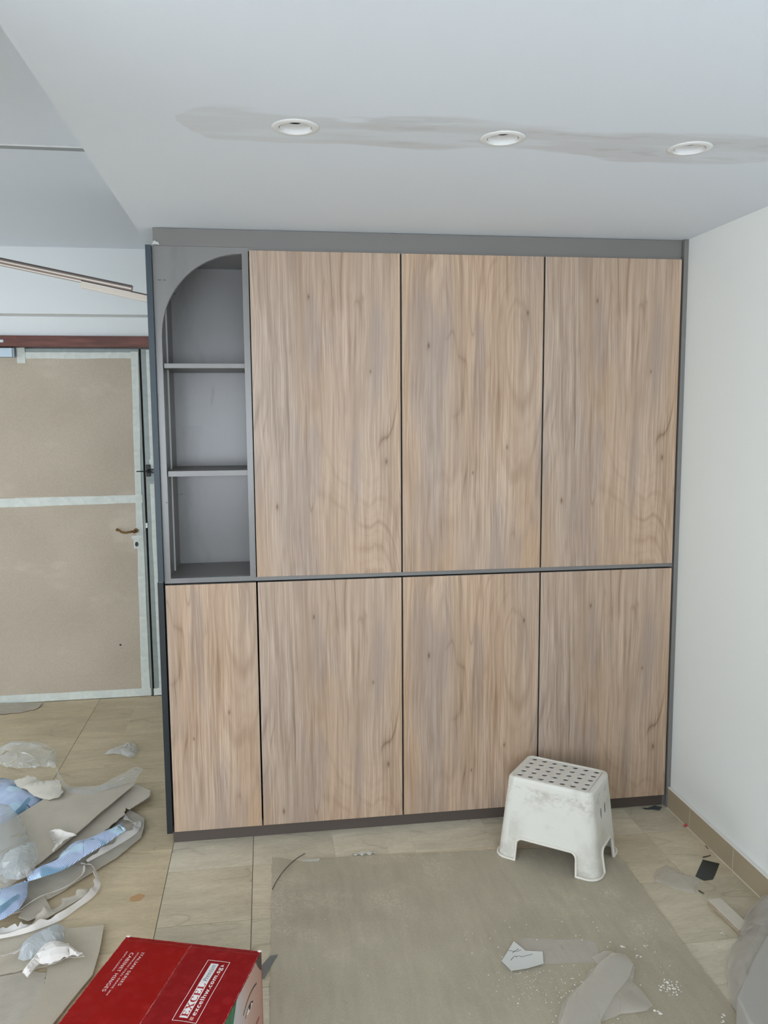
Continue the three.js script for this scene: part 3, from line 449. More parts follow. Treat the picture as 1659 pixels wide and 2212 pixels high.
    g.fillStyle = '#2c6b4a'; g.beginPath(); g.moveTo(...px(0.19, 0.25)); g.lineTo(...px(0.24, 0.17)); g.lineTo(...px(0.29, 0.0)); g.lineTo(...px(0.45, 0.0)); g.lineTo(...px(0.45, 0.25)); g.fill(); g.strokeStyle = '#4c8c66'; g.lineWidth = 6; for (let i = 0; i < 6; i++) { g.beginPath(); g.moveTo(...px(0.22 + i * 0.035, 0.25)); g.lineTo(...px(0.28 + i * 0.03, 0.0)); g.stroke(); }
  });
  const topM = phys('#ffffff', 0.5, { map: top, specularIntensity: 0.15 }), faceM = phys('#ffffff', 0.42, { map: faceT }), redM = phys('#9e2a26', 0.45), kraft = std('#d9cfc3', 0.9);
  const cx = W / 2, cz = L / 2;
  obj('carton_wall', box(-cx, cx, 0.001, Hh - 0.005, -cz, -cz + 0.004), redM, t); obj('carton_wall', box(-cx, cx, 0.001, Hh - 0.005, cz - 0.004, cz), redM, t); obj('carton_wall', box(-cx, -cx + 0.004, 0.001, Hh - 0.005, -cz + 0.004, cz - 0.004), redM, t);
  const pr = new THREE.BoxGeometry(0.004, Hh - 0.006, L - 0.008); { const p = pr.attributes.position, uv = pr.attributes.uv; for (let i = 0; i < p.count; i++) uv.setXY(i, (p.getZ(i) + cz) / L, (p.getY(i) + Hh / 2) / Hh); } pr.clearGroups(); pr.translate(cx - 0.002, (Hh - 0.004) / 2, 0);
  obj('carton_wall', pr, faceM, t, 'end wall printed with a close portrait'); obj('carton_base', box(-cx, cx, 0.0005, 0.004, -cz, cz), kraft, t);
  const flap = (x0, x1, seed) => {                                        // top flap, a little bowed and nicked along its rim
    const nx = 40, nz = 60, g = new THREE.BoxGeometry(1, 0.0036, 1, nx, 1, nz); g.clearGroups(); const p = g.attributes.position, uv = g.attributes.uv;
    for (let i = 0; i < p.count; i++) { const u = p.getX(i) + 0.5, v = p.getZ(i) + 0.5; let x = mix(x0, x1, u), z = mix(-cz, cz, v); const nick = 0.0035 * vn(u * 23, 1, seed) * (v < 0.001 ? 1 : 0) + (v < 0.001 ? 0.004 * sst(0.75, 0.9, vn(u * 13, 2, seed)) : 0); uv.setXY(i, (x + cx) / W, 1 - (z + cz) / L); z += nick; x += (u > 0.999 || u < 0.001) && Math.abs(x) > 0.1 ? 0.002 * (vn(v * 60, 3, seed) - 0.5) : 0; p.setXYZ(i, x, Hh - 0.003 + p.getY(i) + 0.004 * Math.sin(u * Math.PI) * Math.sin(v * Math.PI) + 0.0016 * (vn(u * 6, v * 9, seed) - 0.5) - 0.003 * sst(0.06, 0, v), z); }
    g.computeVertexNormals(); return g;
  };
  obj('top_flap', flap(-cx, -0.0018, 5), topM, t); obj('top_flap', flap(-0.001, cx, 6), topM, t);
  // frayed pale paper at the back corners
  for (const [x, s] of [[-cx + 0.004, 1], [cx - 0.004, 2]]) obj('frayed_corner', new THREE.IcosahedronGeometry(0.0055, 0).scale(1.3, 0.45, 0.9).translate(x, Hh - 0.003, -cz + 0.002), kraft, t);
}

// ───────────── litter on the left ─────────────
const cardT = texture(512, 512, (u, v) => { const x = u * 0.6, y = v * 0.6; const k = 14 * (fbm(x * 12, y * 12, 101, 4) - 0.5) + 9 * (vn(x * 600, y * 600, 102) - 0.5) - 22 * (vn(x * 140, y * 140, 103) > 0.985); return [196 + k, 185 + k, 166 + k]; });
const card = std('#ffffff', 0.9, { map: rep(cardT, 1 / 0.6, 1 / 0.6) });
const ribT = texture(512, 512, (u, v) => { const x = u * 0.3, y = v * 0.3; const k = 5 * Math.sin(y / 0.0065 * 2 * Math.PI + 1.5 * vn(x * 30, y * 30, 105)) + 22 * (fbm(x * 20, y * 20, 104, 4) - 0.5) - 14; return [196 + k, 187 + k, 171 + k]; });
const ribBump = texture(256, 256, (u, v) => { const k = 128 + 110 * Math.sin(v * 46 * 2 * Math.PI); return [k, k, k]; }, false);
const ribbed = std('#ffffff', 0.92, { map: rep(ribT, 1 / 0.3, 1 / 0.3), bumpMap: rep(ribBump, 1 / 0.3, 1 / 0.3), bumpScale: 0.0006 });
const greyCard = std('#f4f4f0', 0.9, { map: rep(cardT.clone(), 1 / 0.6, 1 / 0.6) });
const tornPaper = std('#e2dbd1', 0.92), clear = phys('#f8fbfc', 0.1, { transmission: 0.8, thickness: 0, ior: 1.45, specularIntensity: 1 }), milky = phys('#f0f3f4', 0.22, { transmission: 0.70, thickness: 0, ior: 1.45 }), frost = phys('#f4f1ea', 0.36, { transmission: 0.74, thickness: 0, ior: 1.4 });
const blueT = texture(512, 512, (u, v) => {                              // printed plastic: white net of small dashes on blue, with plain pale and bright bands
  const x = u * 0.25, y = v * 0.25, a = Math.sin((x + y * 0.5) * 1100) * Math.sin((y - x * 0.4) * 1100), band = vn(x * 13, y * 13, 111); let c = a > 0.18 ? [96, 130, 192] : [218, 229, 244];
  const mb = sst(0.62, 0.74, band), ms = 1 - sst(0.2, 0.3, band), c1 = a > 0.25 ? [120, 190, 232] : [228, 243, 250], c2 = a > -0.2 ? [84, 128, 156] : [150, 184, 200]; c = c.map((q, i) => mix(mix(q, c1[i], mb), c2[i], ms * 0.8)); const k = 26 * (fbm(x * 30, y * 30, 112, 3) - 0.5); return [c[0] + k, c[1] + k, c[2] + k];
});
const blueM = phys('#ffffff', 0.35, { map: rep(blueT, 4, 4) });
sheet('cardboard_sheet', 'smooth brown cardboard sheet, topmost and largest of the litter pile', 'cardboard', { poly: [[-0.541, -0.489], [-0.380, -0.487], [-0.223, -0.505], [-0.318, -0.253], [-0.398, -0.045], [-0.477, 0.150], [-0.563, 0.273], [-0.651, 0.168], [-0.732, -0.121], [-0.670, -0.239]], y0: 0.047, thick: 0.003, step: 0.03, cell: 0.06, mat: card, fold: [1, 0.4, 9, 0.008], seed: 21 });
sheet('cardboard_sheet', 'brown cardboard sheet with a torn right end, beneath the topmost sheet', 'cardboard', { poly: [[-0.239, -0.546], [-0.154, -0.456], [-0.152, -0.391], [-0.219, -0.287], [-0.237, -0.303], [-0.234, -0.239], [-0.316, -0.048], [-0.422, 0.070], [-0.484, 0.127], [-0.546, 0.050], [-0.413, -0.109]], y0: 0.028, thick: 0.003, jag: 0.003, step: 0.012, cell: 0.06, mat: card, seed: 22 });
sheet('cardboard_sheet', 'long creased cardboard piece with a folded pale tip, lying under the blue plastic', 'cardboard', { poly: [[-0.224, -0.316], [-0.178, -0.266], [-0.150, -0.228], [-0.139, -0.138], [-0.140, -0.062], [-0.208, 0.071], [-0.296, 0.189], [-0.365, 0.285], [-0.457, 0.384], [-0.547, 0.437], [-0.591, 0.293], [-0.432, 0.103], [-0.320, -0.017]], y0: 0.008, thick: 0.004, step: 0.02, cell: 0.04, mat: ribbed, uvTurn: 0.6, fold: [0.8, 0.6, 30, 0.006], seed: 23 });
sheet('cardboard_piece', 'small square of ribbed cardboard showing between the torn strips', 'cardboard', { poly: [[-0.471, 0.362], [-0.423, 0.307], [-0.371, 0.410], [-0.438, 0.456], [-0.475, 0.429]], y0: 0.013, thick: 0.004, cell: 0.04, mat: ribbed, seed: 24 });
sheet('cardboard_sheet', 'flat grey cardboard sheet beside the red carton, with a turned-up corner', 'cardboard', { poly: [[-0.302, 0.525], [-0.207, 0.523], [-0.177, 0.517], [-0.166, 0.662], [-0.165, 0.773], [-0.207, 0.888], [-0.239, 0.993], [-0.284, 1.05], [-0.34, 1.05], [-0.296, 0.815], [-0.312, 0.696]], y0: 0.010, thick: 0.004, step: 0.03, cell: 0.05, mat: greyCard, curl: 0.004, seed: 25 });
sheet('cardboard_sheet', 'ribbed grey cardboard with a torn top edge in the bottom left corner', 'cardboard', { poly: [[-0.5, 0.76], [-0.457, 0.733], [-0.368, 0.715], [-0.309, 0.735], [-0.284, 0.862], [-0.282, 1.05], [-0.46, 1.08]], y0: 0.006, thick: 0.004, jag: 0.004, step: 0.012, cell: 0.04, mat: ribbed, seed: 26 });
sheet('cardboard_sheet', 'thin brown cardboard underneath the pale torn paper', 'cardboard', { poly: [[-0.56, 0.50], [-0.436, 0.464], [-0.364, 0.455], [-0.292, 0.505], [-0.302, 0.590], [-0.313, 0.692], [-0.462, 0.718], [-0.55, 0.72]], y0: 0.001, thick: 0.004, jag: 0.003, cell: 0.05, mat: card, seed: 27 });
sheet('cardboard_scrap', 'curled pale cardboard scrap with a ragged end, behind the blue plastic', 'cardboard', { poly: [[-0.720, -0.540], [-0.705, -0.557], [-0.615, -0.518], [-0.558, -0.485], [-0.518, -0.422], [-0.524, -0.368], [-0.567, -0.361], [-0.649, -0.420], [-0.710, -0.467], [-0.756, -0.526]], y0: 0.068, dome: 0.006, thick: 0.002, jag: 0.005, step: 0.01, cell: 0.02, mat: std('#cfc8b8', 0.9), tilt: [0.05, -0.16], crumple: 0.007, freq: 42, fold: [0.35, 1, 46, 0.016], seed: 28 });
sheet('cardboard_scrap', 'flat torn cardboard scrap lying at the foot of the entrance door', 'cardboard', { poly: [[-1.5, -1.84], [-1.213, -1.846], [-0.969, -1.822], [-0.969, -1.74], [-1.062, -1.679], [-1.162, -1.672], [-1.5, -1.66]], y0: 0.001, thick: 0.004, jag: 0.008, step: 0.02, cell: 0.08, curl: 0.01, mat: ribbed, seed: 29 });
sheet('torn_paper', 'white ragged paper scrap standing on the brown cardboard', 'paper', { poly: [[-0.483, -0.035], [-0.468, -0.048], [-0.374, 0.004], [-0.409, 0.041], [-0.433, 0.086], [-0.431, 0.124], [-0.443, 0.092], [-0.438, 0.065], [-0.459, 0.033]], y0: 0.066, thick: 0.0012, jag: 0.004, step: 0.007, cell: 0.02, fold: [0.7, 0.8, 90, 0.006], curl: 0.02, mat: tornPaper, seed: 30 });
sheet('torn_paper', 'large white torn paper piece with a pointed right end, in the lower left', 'paper', { poly: [[-0.345, 0.632], [-0.317, 0.613], [-0.279, 0.626], [-0.243, 0.659], [-0.204, 0.698], [-0.249, 0.695], [-0.273, 0.711], [-0.304, 0.724], [-0.334, 0.713], [-0.351, 0.775], [-0.374, 0.750], [-0.357, 0.678]], y0: 0.024, dome: 0.022, thick: 0.0012, jag: 0.003, step: 0.008, cell: 0.02, crumple: 0.012, freq: 22, facet: true, mat: std('#ebe5dd', 0.9), seed: 31 });
sheet('blue_wrap', 'blue patterned plastic wrap bunched behind the brown cardboard', 'plastic wrap', { poly: [[-1.0, -0.66], [-0.873, -0.700], [-0.775, -0.645], [-0.671, -0.529], [-0.591, -0.470], [-0.614, -0.384], [-0.673, -0.288], [-0.732, -0.237], [-0.859, -0.368], [-0.98, -0.45]], y0: 0.012, dome: 0.05, crumple: 0.03, freq: 9, step: 0.02, cell: 0.025, mat: blueM, uvTurn: 0.3, seed: 32 });
sheet('blue_wrap', 'blue and white patterned plastic wrap twisted along the cardboard edge', 'plastic wrap', { poly: [[-0.494, 0.250], [-0.475, 0.215], [-0.420, 0.170], [-0.41, 0.10], [-0.380, 0.040], [-0.331, 0.02], [-0.240, -0.080], [-0.224, -0.117], [-0.193, -0.035], [-0.252, 0.054], [-0.321, 0.140], [-0.371, 0.213], [-0.426, 0.252], [-0.480, 0.289]], y0: 0.052, dome: 0.022, crumple: 0.012, freq: 20, fold: [0.75, 0.66, 70, 0.007], step: 0.012, cell: 0.018, mat: blueM, uvTurn: 0.8, seed: 33 });
sheet('blue_wrap', 'blue and white patterned plastic wrap with a straight cut end, at the left edge', 'plastic wrap', { poly: [[-0.65, 0.33], [-0.575, 0.305], [-0.535, 0.292], [-0.485, 0.262], [-0.462, 0.367], [-0.470, 0.435], [-0.501, 0.484], [-0.56, 0.53], [-0.64, 0.50]], y0: 0.045, dome: 0.022, crumple: 0.012, freq: 16, step: 0.015, cell: 0.02, mat: blueM, uvTurn: 0.5, seed: 34 });
sheet('plastic_bag', 'clear crumpled plastic bag lying alone near the entrance door', 'plastic bag', { poly: [[-0.997, -1.10], [-0.943, -1.14], [-0.873, -1.14], [-0.773, -1.11], [-0.700, -1.04], [-0.672, -0.95], [-0.650, -0.83], [-0.721, -0.850], [-0.792, -0.835], [-0.874, -0.858], [-0.957, -0.918], [-1.02, -1.0]], y0: 0.002, dome: 0.035, crumple: 0.05, freq: 24, facet: true, step: 0.02, cell: 0.013, mat: clear, seed: 35 });
sheet('plastic_scrap', 'small crumpled clear plastic scrap near the cabinet end panel', 'plastic scrap', { poly: [[-0.412, -1.048], [-0.355, -1.081], [-0.318, -1.069], [-0.288, -0.991], [-0.293, -0.933], [-0.308, -0.895], [-0.365, -0.946], [-0.415, -0.959], [-0.45, -0.955]], y0: 0.002, dome: 0.012, crumple: 0.03, freq: 24, facet: true, jag: 0.006, step: 0.015, cell: 0.013, mat: milky, seed: 36 });
sheet('plastic_film', 'thin clear plastic film trailing over the top cardboard sheets', 'plastic film', { poly: [[-0.627, -0.730], [-0.542, -0.539], [-0.486, -0.468], [-0.394, -0.453], [-0.331, -0.554], [-0.245, -0.668], [-0.207, -0.625], [-0.230, -0.498], [-0.332, -0.443], [-0.412, -0.396], [-0.497, -0.428], [-0.573, -0.544]], y0: 0.056, crumple: 0.016, freq: 22, facet: true, jag: 0.004, step: 0.015, cell: 0.013, mat: clear, seed: 37 });
sheet('plastic_bag', 'milky plastic bag draped over blue wrap at the left edge of the pile', 'plastic bag', { poly: [[-0.85, -0.30], [-0.762, -0.313], [-0.702, -0.296], [-0.636, -0.192], [-0.571, -0.050], [-0.518, 0.107], [-0.529, 0.205], [-0.577, 0.256], [-0.66, 0.216], [-0.80, -0.06]], y0: 0.066, dome: 0.035, crumple: 0.018, freq: 9, step: 0.02, cell: 0.03, facet: false, mat: milky, seed: 38 });
sheet('plastic_bag', 'puffed milky plastic bag with a pointed corner, in front of the larger bag', 'plastic bag', { poly: [[-0.60, 0.150], [-0.547, 0.108], [-0.501, 0.081], [-0.469, 0.189], [-0.459, 0.291], [-0.497, 0.324], [-0.548, 0.312], [-0.590, 0.236]], y0: 0.086, dome: 0.035, crumple: 0.016, freq: 14, step: 0.012, cell: 0.02, facet: true, mat: milky, seed: 39 });
sheet('plastic_bag', 'clear shiny plastic bag resting on patterned wrap at the left edge', 'plastic bag', { poly: [[-0.66, 0.29], [-0.604, 0.255], [-0.551, 0.243], [-0.505, 0.266], [-0.490, 0.300], [-0.520, 0.353], [-0.562, 0.388], [-0.64, 0.40]], y0: 0.082, dome: 0.022, crumple: 0.02, freq: 18, step: 0.012, cell: 0.018, facet: true, mat: clear, seed: 40 });
sheet('plastic_bag', 'bluish rolled plastic bag beside the large white torn paper', 'plastic bag', { poly: [[-0.413, 0.660], [-0.418, 0.602], [-0.391, 0.560], [-0.353, 0.536], [-0.329, 0.514], [-0.301, 0.525], [-0.293, 0.565], [-0.301, 0.614], [-0.339, 0.641], [-0.367, 0.667], [-0.393, 0.672]], y0: 0.012, dome: 0.03, crumple: 0.014, freq: 20, step: 0.01, cell: 0.016, facet: true, mat: phys('#e8eff4', 0.22, { transmission: 0.62, thickness: 0, ior: 1.45 }), seed: 41 });
strip('cardboard_strip', 'pale torn cardboard strip bordering the ribbed square piece', 'cardboard strip', [[-0.56, 0.455, 0.02], [-0.493, 0.416, 0.02], [-0.461, 0.366, 0.022], [-0.412, 0.317, 0.022], [-0.346, 0.259, 0.02], [-0.316, 0.201, 0.022], [-0.321, 0.146, 0.024]], 0.022, tornPaper, { seed: 3, lean: 0.5 });
strip('cardboard_strip', 'long looping torn cardboard strip curving round the lower end of the pile', 'cardboard strip', [[-0.335, 0.120, 0.02], [-0.299, 0.129, 0.02], [-0.273, 0.166, 0.018], [-0.250, 0.227, 0.016], [-0.236, 0.276, 0.014], [-0.246, 0.334, 0.012], [-0.284, 0.399, 0.012], [-0.334, 0.470, 0.012], [-0.392, 0.510, 0.014], [-0.445, 0.532, 0.014], [-0.54, 0.55, 0.014]], 0.026, tornPaper, { seed: 5, lean: 0.7, n: 70 });
strip('cardboard_strip', 'short white torn strip at the left edge below the looping strip', 'cardboard strip', [[-0.55, 0.69, 0.012], [-0.483, 0.648, 0.014], [-0.447, 0.628, 0.014], [-0.417, 0.609, 0.014], [-0.402, 0.588, 0.014]], 0.02, tornPaper, { seed: 7, lean: 0.6 });
strip('cardboard_strip', 'straight white torn strip lying above the looping strip at the left edge', 'cardboard strip', [[-0.40, 0.492, 0.014], [-0.464, 0.512, 0.012], [-0.56, 0.528, 0.012]], 0.026, std('#dcd7d0', 0.9), { seed: 8, lean: 0.4 });
strip('cardboard_strip', 'pale folded cardboard rim at the right tip of the pile', 'cardboard strip', [[-0.228, -0.251, 0.022], [-0.193, -0.185, 0.022], [-0.160, -0.180, 0.022], [-0.158, -0.10, 0.02], [-0.240, 0.026, 0.02], [-0.312, 0.115, 0.022]], 0.03, tornPaper, { seed: 9, lean: 0.5, n: 60 });
strip('cardboard_strip', 'ribbed inner strip torn from the looping cardboard edge', 'cardboard strip', [[-0.252, 0.30, 0.014], [-0.30, 0.36, 0.014], [-0.36, 0.43, 0.014], [-0.41, 0.49, 0.014]], 0.042, ribbed, { seed: 11, lean: 0.35 });
sheet('peeled_sticker', 'small peeled orange sticker stuck to the floor near the red carton', 'sticker', { poly: [[-0.120, 0.342], [-0.093, 0.325], [-0.072, 0.337], [-0.079, 0.368], [-0.102, 0.373], [-0.120, 0.362]], y0: 0.0006, thick: 0.0005, cell: 0.01, curl: 0.003, mat: phys('#efcd98', 0.4, { transmission: 0.6, thickness: 0 }), seed: 42 });

// ───────────── litter on the right ─────────────
sheet('plastic_film', 'flat translucent film strip on the board, with a scribbled white label', 'plastic film', { poly: [[1.083, 0.897], [1.148, 0.810], [1.204, 0.790], [1.290, 0.813], [1.359, 0.819], [1.413, 0.842], [1.399, 0.901], [1.387, 0.944], [1.293, 0.930], [1.213, 0.924], [1.154, 0.943], [1.095, 0.934]], y0: 0.004, crumple: 0.005, freq: 26, jag: 0.004, step: 0.012, cell: 0.014, facet: true, mat: frost, seed: 51 });
{
  const lt = canvasTexture(256, 256, (g) => { g.fillStyle = '#cfcfc8'; g.fillRect(0, 0, 256, 256); g.strokeStyle = '#3a3d45'; g.lineWidth = 3; g.beginPath(); g.moveTo(70, 80); g.lineTo(112, 92); g.lineTo(140, 84); g.moveTo(86, 100); g.lineTo(130, 70); g.moveTo(60, 160); g.quadraticCurveTo(100, 110, 96, 138); g.quadraticCurveTo(118, 120, 124, 140); g.lineTo(190, 128); g.stroke(); });
  const lm = std('#ffffff', 0.7, { map: lt }), l = sheet('scribbled_label', 'white paper label with a pen scribble on the left end of the film strip', 'label', { poly: [[1.085, 0.896], [1.151, 0.809], [1.174, 0.860], [1.226, 0.872], [1.210, 0.928], [1.155, 0.942], [1.101, 0.946]], y0: 0.0088, thick: 0.0004, cell: 0.03, curl: 0.004, mat: lm, seed: 52 });
  const uv = l.geometry.attributes.uv; for (let i = 0; i < uv.count; i++) uv.setXY(i, (uv.getX(i) - 1.08) / 0.15, 1 - (uv.getY(i) - 0.805) / 0.145);
}
sheet('plastic_film', 'folded milky plastic film nearest the camera, lying on the floor board', 'plastic film', { poly: [[1.10, 1.34], [1.150, 1.200], [1.208, 1.099], [1.301, 1.024], [1.375, 0.952], [1.37, 0.92], [1.40, 0.91], [1.42, 0.90], [1.444, 0.905], [1.470, 0.943], [1.482, 0.989], [1.445, 1.046], [1.459, 1.109], [1.461, 1.148], [1.435, 1.172], [1.353, 1.169], [1.274, 1.193], [1.24, 1.36]], y0: 0.004, dome: 0.006, crumple: 0.012, freq: 10, jag: 0.003, step: 0.014, cell: 0.022, fold: [0.6, -0.8, 60, 0.005], mat: frost, seed: 53 });
sheet('plastic_film', 'upper turned-over lobe of the folded milky film on the floor board', 'plastic film', { poly: [[1.150, 1.22], [1.22, 1.11], [1.31, 1.035], [1.38, 0.965], [1.43, 0.935], [1.468, 0.95], [1.475, 0.99], [1.43, 1.05], [1.36, 1.11], [1.28, 1.20], [1.25, 1.34], [1.12, 1.34]], y0: 0.020, dome: 0.010, crumple: 0.010, freq: 8, fold: [0.75, 0.65, 34, 0.006], step: 0.014, cell: 0.025, mat: frost, seed: 54 });
sheet('zip_bag', 'flat clear zip bag on the floor tiles beside the black plate', 'plastic bag', { poly: [[1.779, 0.504], [1.815, 0.465], [1.864, 0.440], [1.898, 0.500], [1.943, 0.555], [1.904, 0.585], [1.878, 0.640], [1.820, 0.596], [1.765, 0.539]], y0: 0.001, dome: 0.006, crumple: 0.006, freq: 18, facet: true, step: 0.012, cell: 0.02, mat: phys('#f2efe9', 0.3, { transmission: 0.74, thickness: 0 }), seed: 55 });
sheet('laminate_offcut', 'black square laminate offcut on the tiles near the skirting', 'offcut', { poly: [[2.019, 0.426], [2.066, 0.463], [2.009, 0.532], [1.984, 0.559], [1.948, 0.560], [1.932, 0.529]], y0: 0.0006, thick: 0.0015, cell: 0.05, mat: phys('#262b29', 0.35), seed: 56 });
sheet('dark_scrap', 'small dark torn scrap on the floor below the cabinet plinth', 'scrap', { poly: [[2.001, -0.0], [2.04, -0.014], [2.063, 0.009], [2.039, 0.031], [2.016, 0.016], [1.985, 0.012], [1.975, -0.004]], y0: 0.0006, thick: 0.0008, curl: 0.008, cell: 0.02, mat: std('#4c5152', 0.6), seed: 57 });
{
  const w = thing('wood_offcut', 'short pale board offcut lying on the tiles by the right wall', 'offcut', [1.914, 0.0, 0.785], 0.062);
  const wm = texture(256, 256, (u, v) => { const k = 16 * (fbm(u * 10, v * 10, 121, 3) - 0.5); return [205 + k, 196 + k, 180 + k]; }), em = texture(64, 64, (u, v) => { const k = 50 * (Math.floor(v * 6) % 2) + 24 * vn(u * 20, v * 12, 122); return [128 + k, 112 + k, 90 + k]; });
  obj('board_core', box(-0.024, 0.024, 0.0005, 0.0165, -0.088, 0.088, 0.0005), std('#ffffff', 0.9, { map: rep(em, 12, 60) }), w); obj('laminate_face', box(-0.0242, 0.0242, 0.0165, 0.018, -0.0882, 0.0882, 0.0003), std('#ffffff', 0.7, { map: wm }), w);
}
{
  const p = thing('wrapped_panel', 'pale panel wrapped in plastic, at the lower right edge', 'panel', [1.86, 0, 1.33], 0);
  const L = (q) => q.map(([x, z]) => new V2(x - 1.86, z - 1.33)), sh = new THREE.Shape(L([[1.965, 0.965], [1.80, 1.115], [1.655, 1.265], [1.635, 1.345], [1.63, 1.8], [2.085, 1.8], [2.085, 0.965]]));
  const g = new THREE.ExtrudeGeometry(sh, { depth: 0.085, bevelEnabled: true, bevelSize: 0.006, bevelThickness: 0.006, bevelSegments: 2 }); g.clearGroups(); g.rotateX(Math.PI / 2).translate(0, 0.092, 0);
  obj('panel_core', g, std('#aeaaa1', 0.6), p);
  sheet('film_wrap', null, null, { poly: [[2.035, 0.755], [2.063, 0.770], [2.078, 0.80], [2.080, 1.0], [1.96, 1.02], [1.80, 1.17], [1.70, 1.32], [1.69, 1.80], [1.60, 1.80], [1.605, 1.40], [1.675, 1.298], [1.684, 1.189], [1.740, 1.057], [1.800, 0.975], [1.843, 0.940], [1.950, 0.818]], y0: 0.003, dome: 0.085, crumple: 0.022, freq: 14, step: 0.02, cell: 0.03, mat: phys('#eceae7', 0.34, { transmission: 0.78, thickness: 0, ior: 1.45 }), parent: p, seed: 58 });
}
{
  const st = thing('added_panel_stack', 'added stack of panels by the right wall, out of frame, shading the lower right', 'panels', [1.72, 0, 2.58]);  // unseen stack added to shade the lower right wall and floor
  const pg = box(-0.36, 0.36, 0, 0.046, -0.52, 0.52, 0.004), pm = ['#b9b4aa', '#a9aaa6', '#c4bfb4'].map((c) => std(c, 0.6));
  for (let i = 0; i < 24; i++) { const p = obj('panel', pg, pm[i % 3], st); p.position.set(0.008 * Math.sin(i * 2.1), 0.0005 + 0.0475 * i, 0.010 * Math.sin(i * 1.3 + 1)); }
}
{
  const q = obj('red_sticker', new THREE.SphereGeometry(0.009, 14, 10).scale(1, 0.7, 0.6), std('#b84a48', 0.6)); q.position.set(2.083, 0.0068, 0.176); tag(q, 'tiny red lump on the floor against the skirting joint', 'crumb');
  const s = (x0, z0, x1, z1, lab, r = 0.0022) => { const L = Math.hypot(x1 - x0, z1 - z0), m = obj('splinter', new THREE.CylinderGeometry(r * 0.7, r, L, 7).rotateX(Math.PI / 2), std('#3f372c', 0.8)); m.position.set((x0 + x1) / 2, r + 0.0002, (z0 + z1) / 2); m.rotation.y = Math.atan2(x1 - x0, z1 - z0); tag(m, lab, 'splinter'); };
  s(2.028, 0.412, 2.064, 0.404, 'thin dark splinter just behind the black offcut'); s(1.895, 0.619, 1.903, 0.640, 'short dark splinter between zip bag and board offcut'); s(1.664, 0.332, 1.711, 0.328, 'long dark splinter by the right rear stool foot'); s(2.083, 0.334, 2.080, 0.356, 'short dark splinter against the skirting', 0.0018);
  const gs = sheet('grey_strip', 'narrow grey strip sticking out from under the red carton', 'strip', { poly: [[0.336, 0.85], [0.346, 0.793], [0.372, 0.752], [0.395, 0.751], [0.373, 0.802], [0.352, 0.855]], y0: 0.0042, thick: 0.0015, cell: 0.04, mat: std('#6f706c', 0.5), seed: 59 });
  const ts = sheet('tape_scrap', 'crumpled white tape scrap stuck at the top left of the arched frame', 'tape', { poly: [[-0.004, -0.013], [0.022, -0.013], [0.024, -0.008], [0.012, -0.003], [0.002, -0.001]], y0: 0.0008, dome: 0.007, crumple: 0.010, freq: 130, cell: 0.005, step: 0.004, facet: true, mat: std('#d6d8d4', 0.6), seed: 60 }); ts.position.y = 2.3336;
  const fs = sheet('film_scrap', 'tiny torn white film corner poking out of the left end panel', 'film', { poly: [[-0.0255, -0.012], [-0.006, -0.012], [-0.008, -0.002], [-0.024, -0.003]], y0: 0.0002, thick: 0.0006, curl: 0.006, cell: 0.005, step: 0.004, mat: std('#d3d8da', 0.5), seed: 61 }); fs.position.y = 1.0698;
}
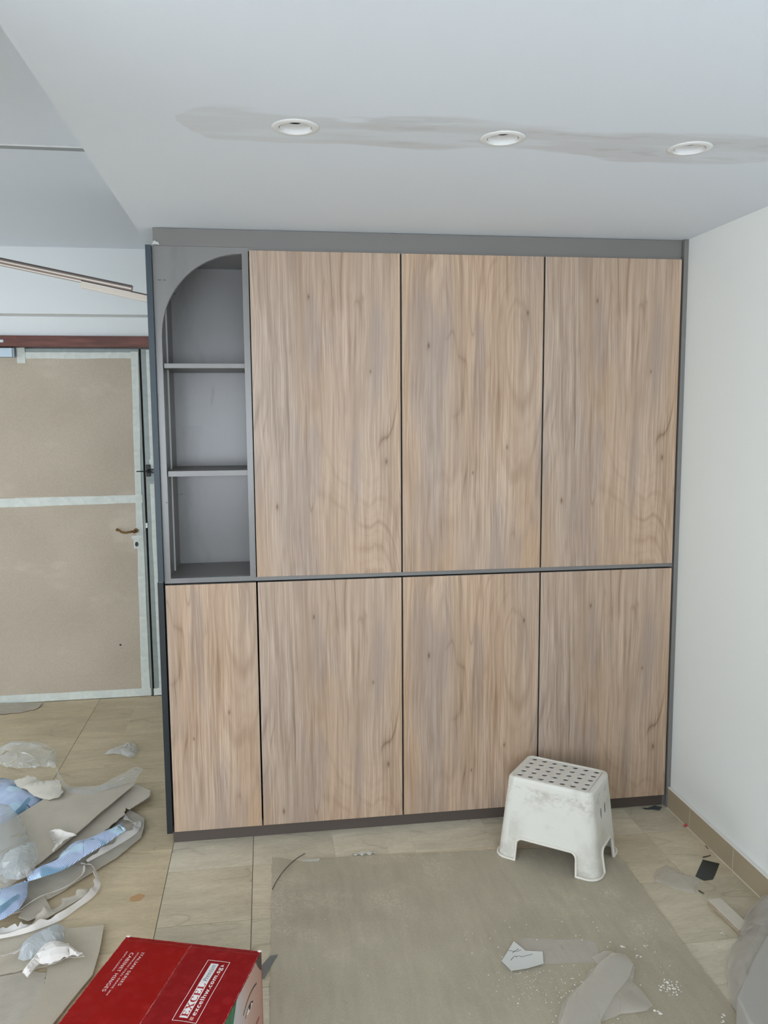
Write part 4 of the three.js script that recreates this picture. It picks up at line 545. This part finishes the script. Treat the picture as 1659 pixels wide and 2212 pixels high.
// plaster crumbs and paint chips scattered on the board
{
  rs = 4242; const parts = [];
  const chip = (x, z, r, y) => { const g = new THREE.IcosahedronGeometry(r, 0); g.scale(rr(0.8, 1.5), rr(0.3, 0.55), rr(0.7, 1.2)); g.rotateY(rr(0, 6)); g.translate(x, y + r * 0.35, z); parts.push(g); };
  for (let i = 0; i < 150; i++) { const x = rr(0.95, 1.66), z = rr(0.7, 1.32); if (vn(x * 7, z * 7, 131) > 0.35) chip(x, z, rr(0.0010, 0.0026), 0.0036); }
  for (let i = 0; i < 42; i++) { const a = rr(0, 6.3), q = Math.sqrt(rnd()) * 0.036; chip(1.549 + q * Math.cos(a), 1.079 + q * Math.sin(a), rr(0.0016, 0.0042), 0.0036); }
  for (const [x, z] of [[1.462, 1.165], [1.470, 1.178], [1.640, 1.214], [1.628, 1.235], [1.848, 0.860], [1.566, 0.889], [1.52, 0.93], [1.49, 0.88]]) for (let k = 0; k < 3; k++) chip(x + rr(-0.006, 0.006), z + rr(-0.006, 0.006), rr(0.002, 0.0045), x > 1.7 ? 0 : 0.0036);
  for (let i = 0; i < 130; i++) { const x = 1.16 + 0.16 * (rnd() + rnd() - 1), z = 1.01 + 0.12 * (rnd() + rnd() - 1); chip(x, z, rr(0.0006, 0.0018), 0.0036); }
  for (let i = 0; i < 60; i++) { const x = rr(0.75, 1.68), z = rr(0.3, 0.8); if (Math.hypot(x - 1.487, z - 0.287) > 0.3) chip(x, z, rr(0.0006, 0.0014), 0.0036); }
  for (let i = 0; i < 40; i++) chip(rr(-0.25, 0.36), rr(0.05, 0.9), rr(0.0006, 0.0016), 0);
  tag(obj('plaster_crumbs', parts, std('#e6e2d8', 0.9)), 'scattered white plaster crumbs and paint chips on the floor', 'crumbs', null, 'stuff');
}
// ───────────── aluminium profiles slung behind the end panel ─────────────
{
  const prof = (L) => { const s = new THREE.Shape([[-0.011, 0.0155], [-0.011, 0.0125], [0.011, 0.0125], [0.011, 0.0065], [0.0135, 0.0065], [0.0135, -0.0155], [0.0115, -0.0155], [0.0115, -0.006], [0.009, -0.006], [0.009, -0.002], [-0.009, -0.002], [-0.009, -0.006], [-0.0115, -0.006], [-0.0115, -0.0155], [-0.0135, -0.0155], [-0.0135, 0.0155]].map((p) => new V2(...p))); const g = new THREE.ExtrudeGeometry(s, { depth: L, bevelEnabled: false }); g.clearGroups(); g.rotateY(Math.PI / 2); return g; };
  const alu = std('#b5a698', 0.4, { metalness: 0.4 }), dark = std('#4e4845', 0.5, { metalness: 0.3 });
  const mk = (label, a, b, z, m, cols) => { const dx = b[0] - a[0], dy = b[1] - a[1], L = Math.hypot(dx, dy), t = thing('metal_profile', label, 'metal profile', [a[0], a[1], z]); t.rotation.z = Math.atan2(dy, dx); obj('profile_body', prof(L), m, t); obj('profile_top', box(0, L, 0.0105, 0.0165, -0.0148, 0.0152, 0.001), dark, t); cols.forEach((col, i) => obj('profile_rib', box(0.001, L - 0.001, -0.0145 + i * 0.0068, -0.0103 + i * 0.0068, 0.0128, 0.0150, 0.0004), std(col, 0.4, { metalness: 0.2 }), t)); };
  mk('long bright aluminium profile rising leftwards towards the ceiling', [-1.75, 2.576], [-0.166, 2.259], -0.6, alu, ['#efe9e3', '#8f7462', '#e9e2da', '#7b6a60']);
  mk('short pale aluminium profile fixed below the end of the longer one', [-0.379, 2.279], [0.12, 2.176], -0.6, std('#d8ccbe', 0.45, { metalness: 0.2 }), ['#e3d9cc']);
}
renderer.render(scene, camera);
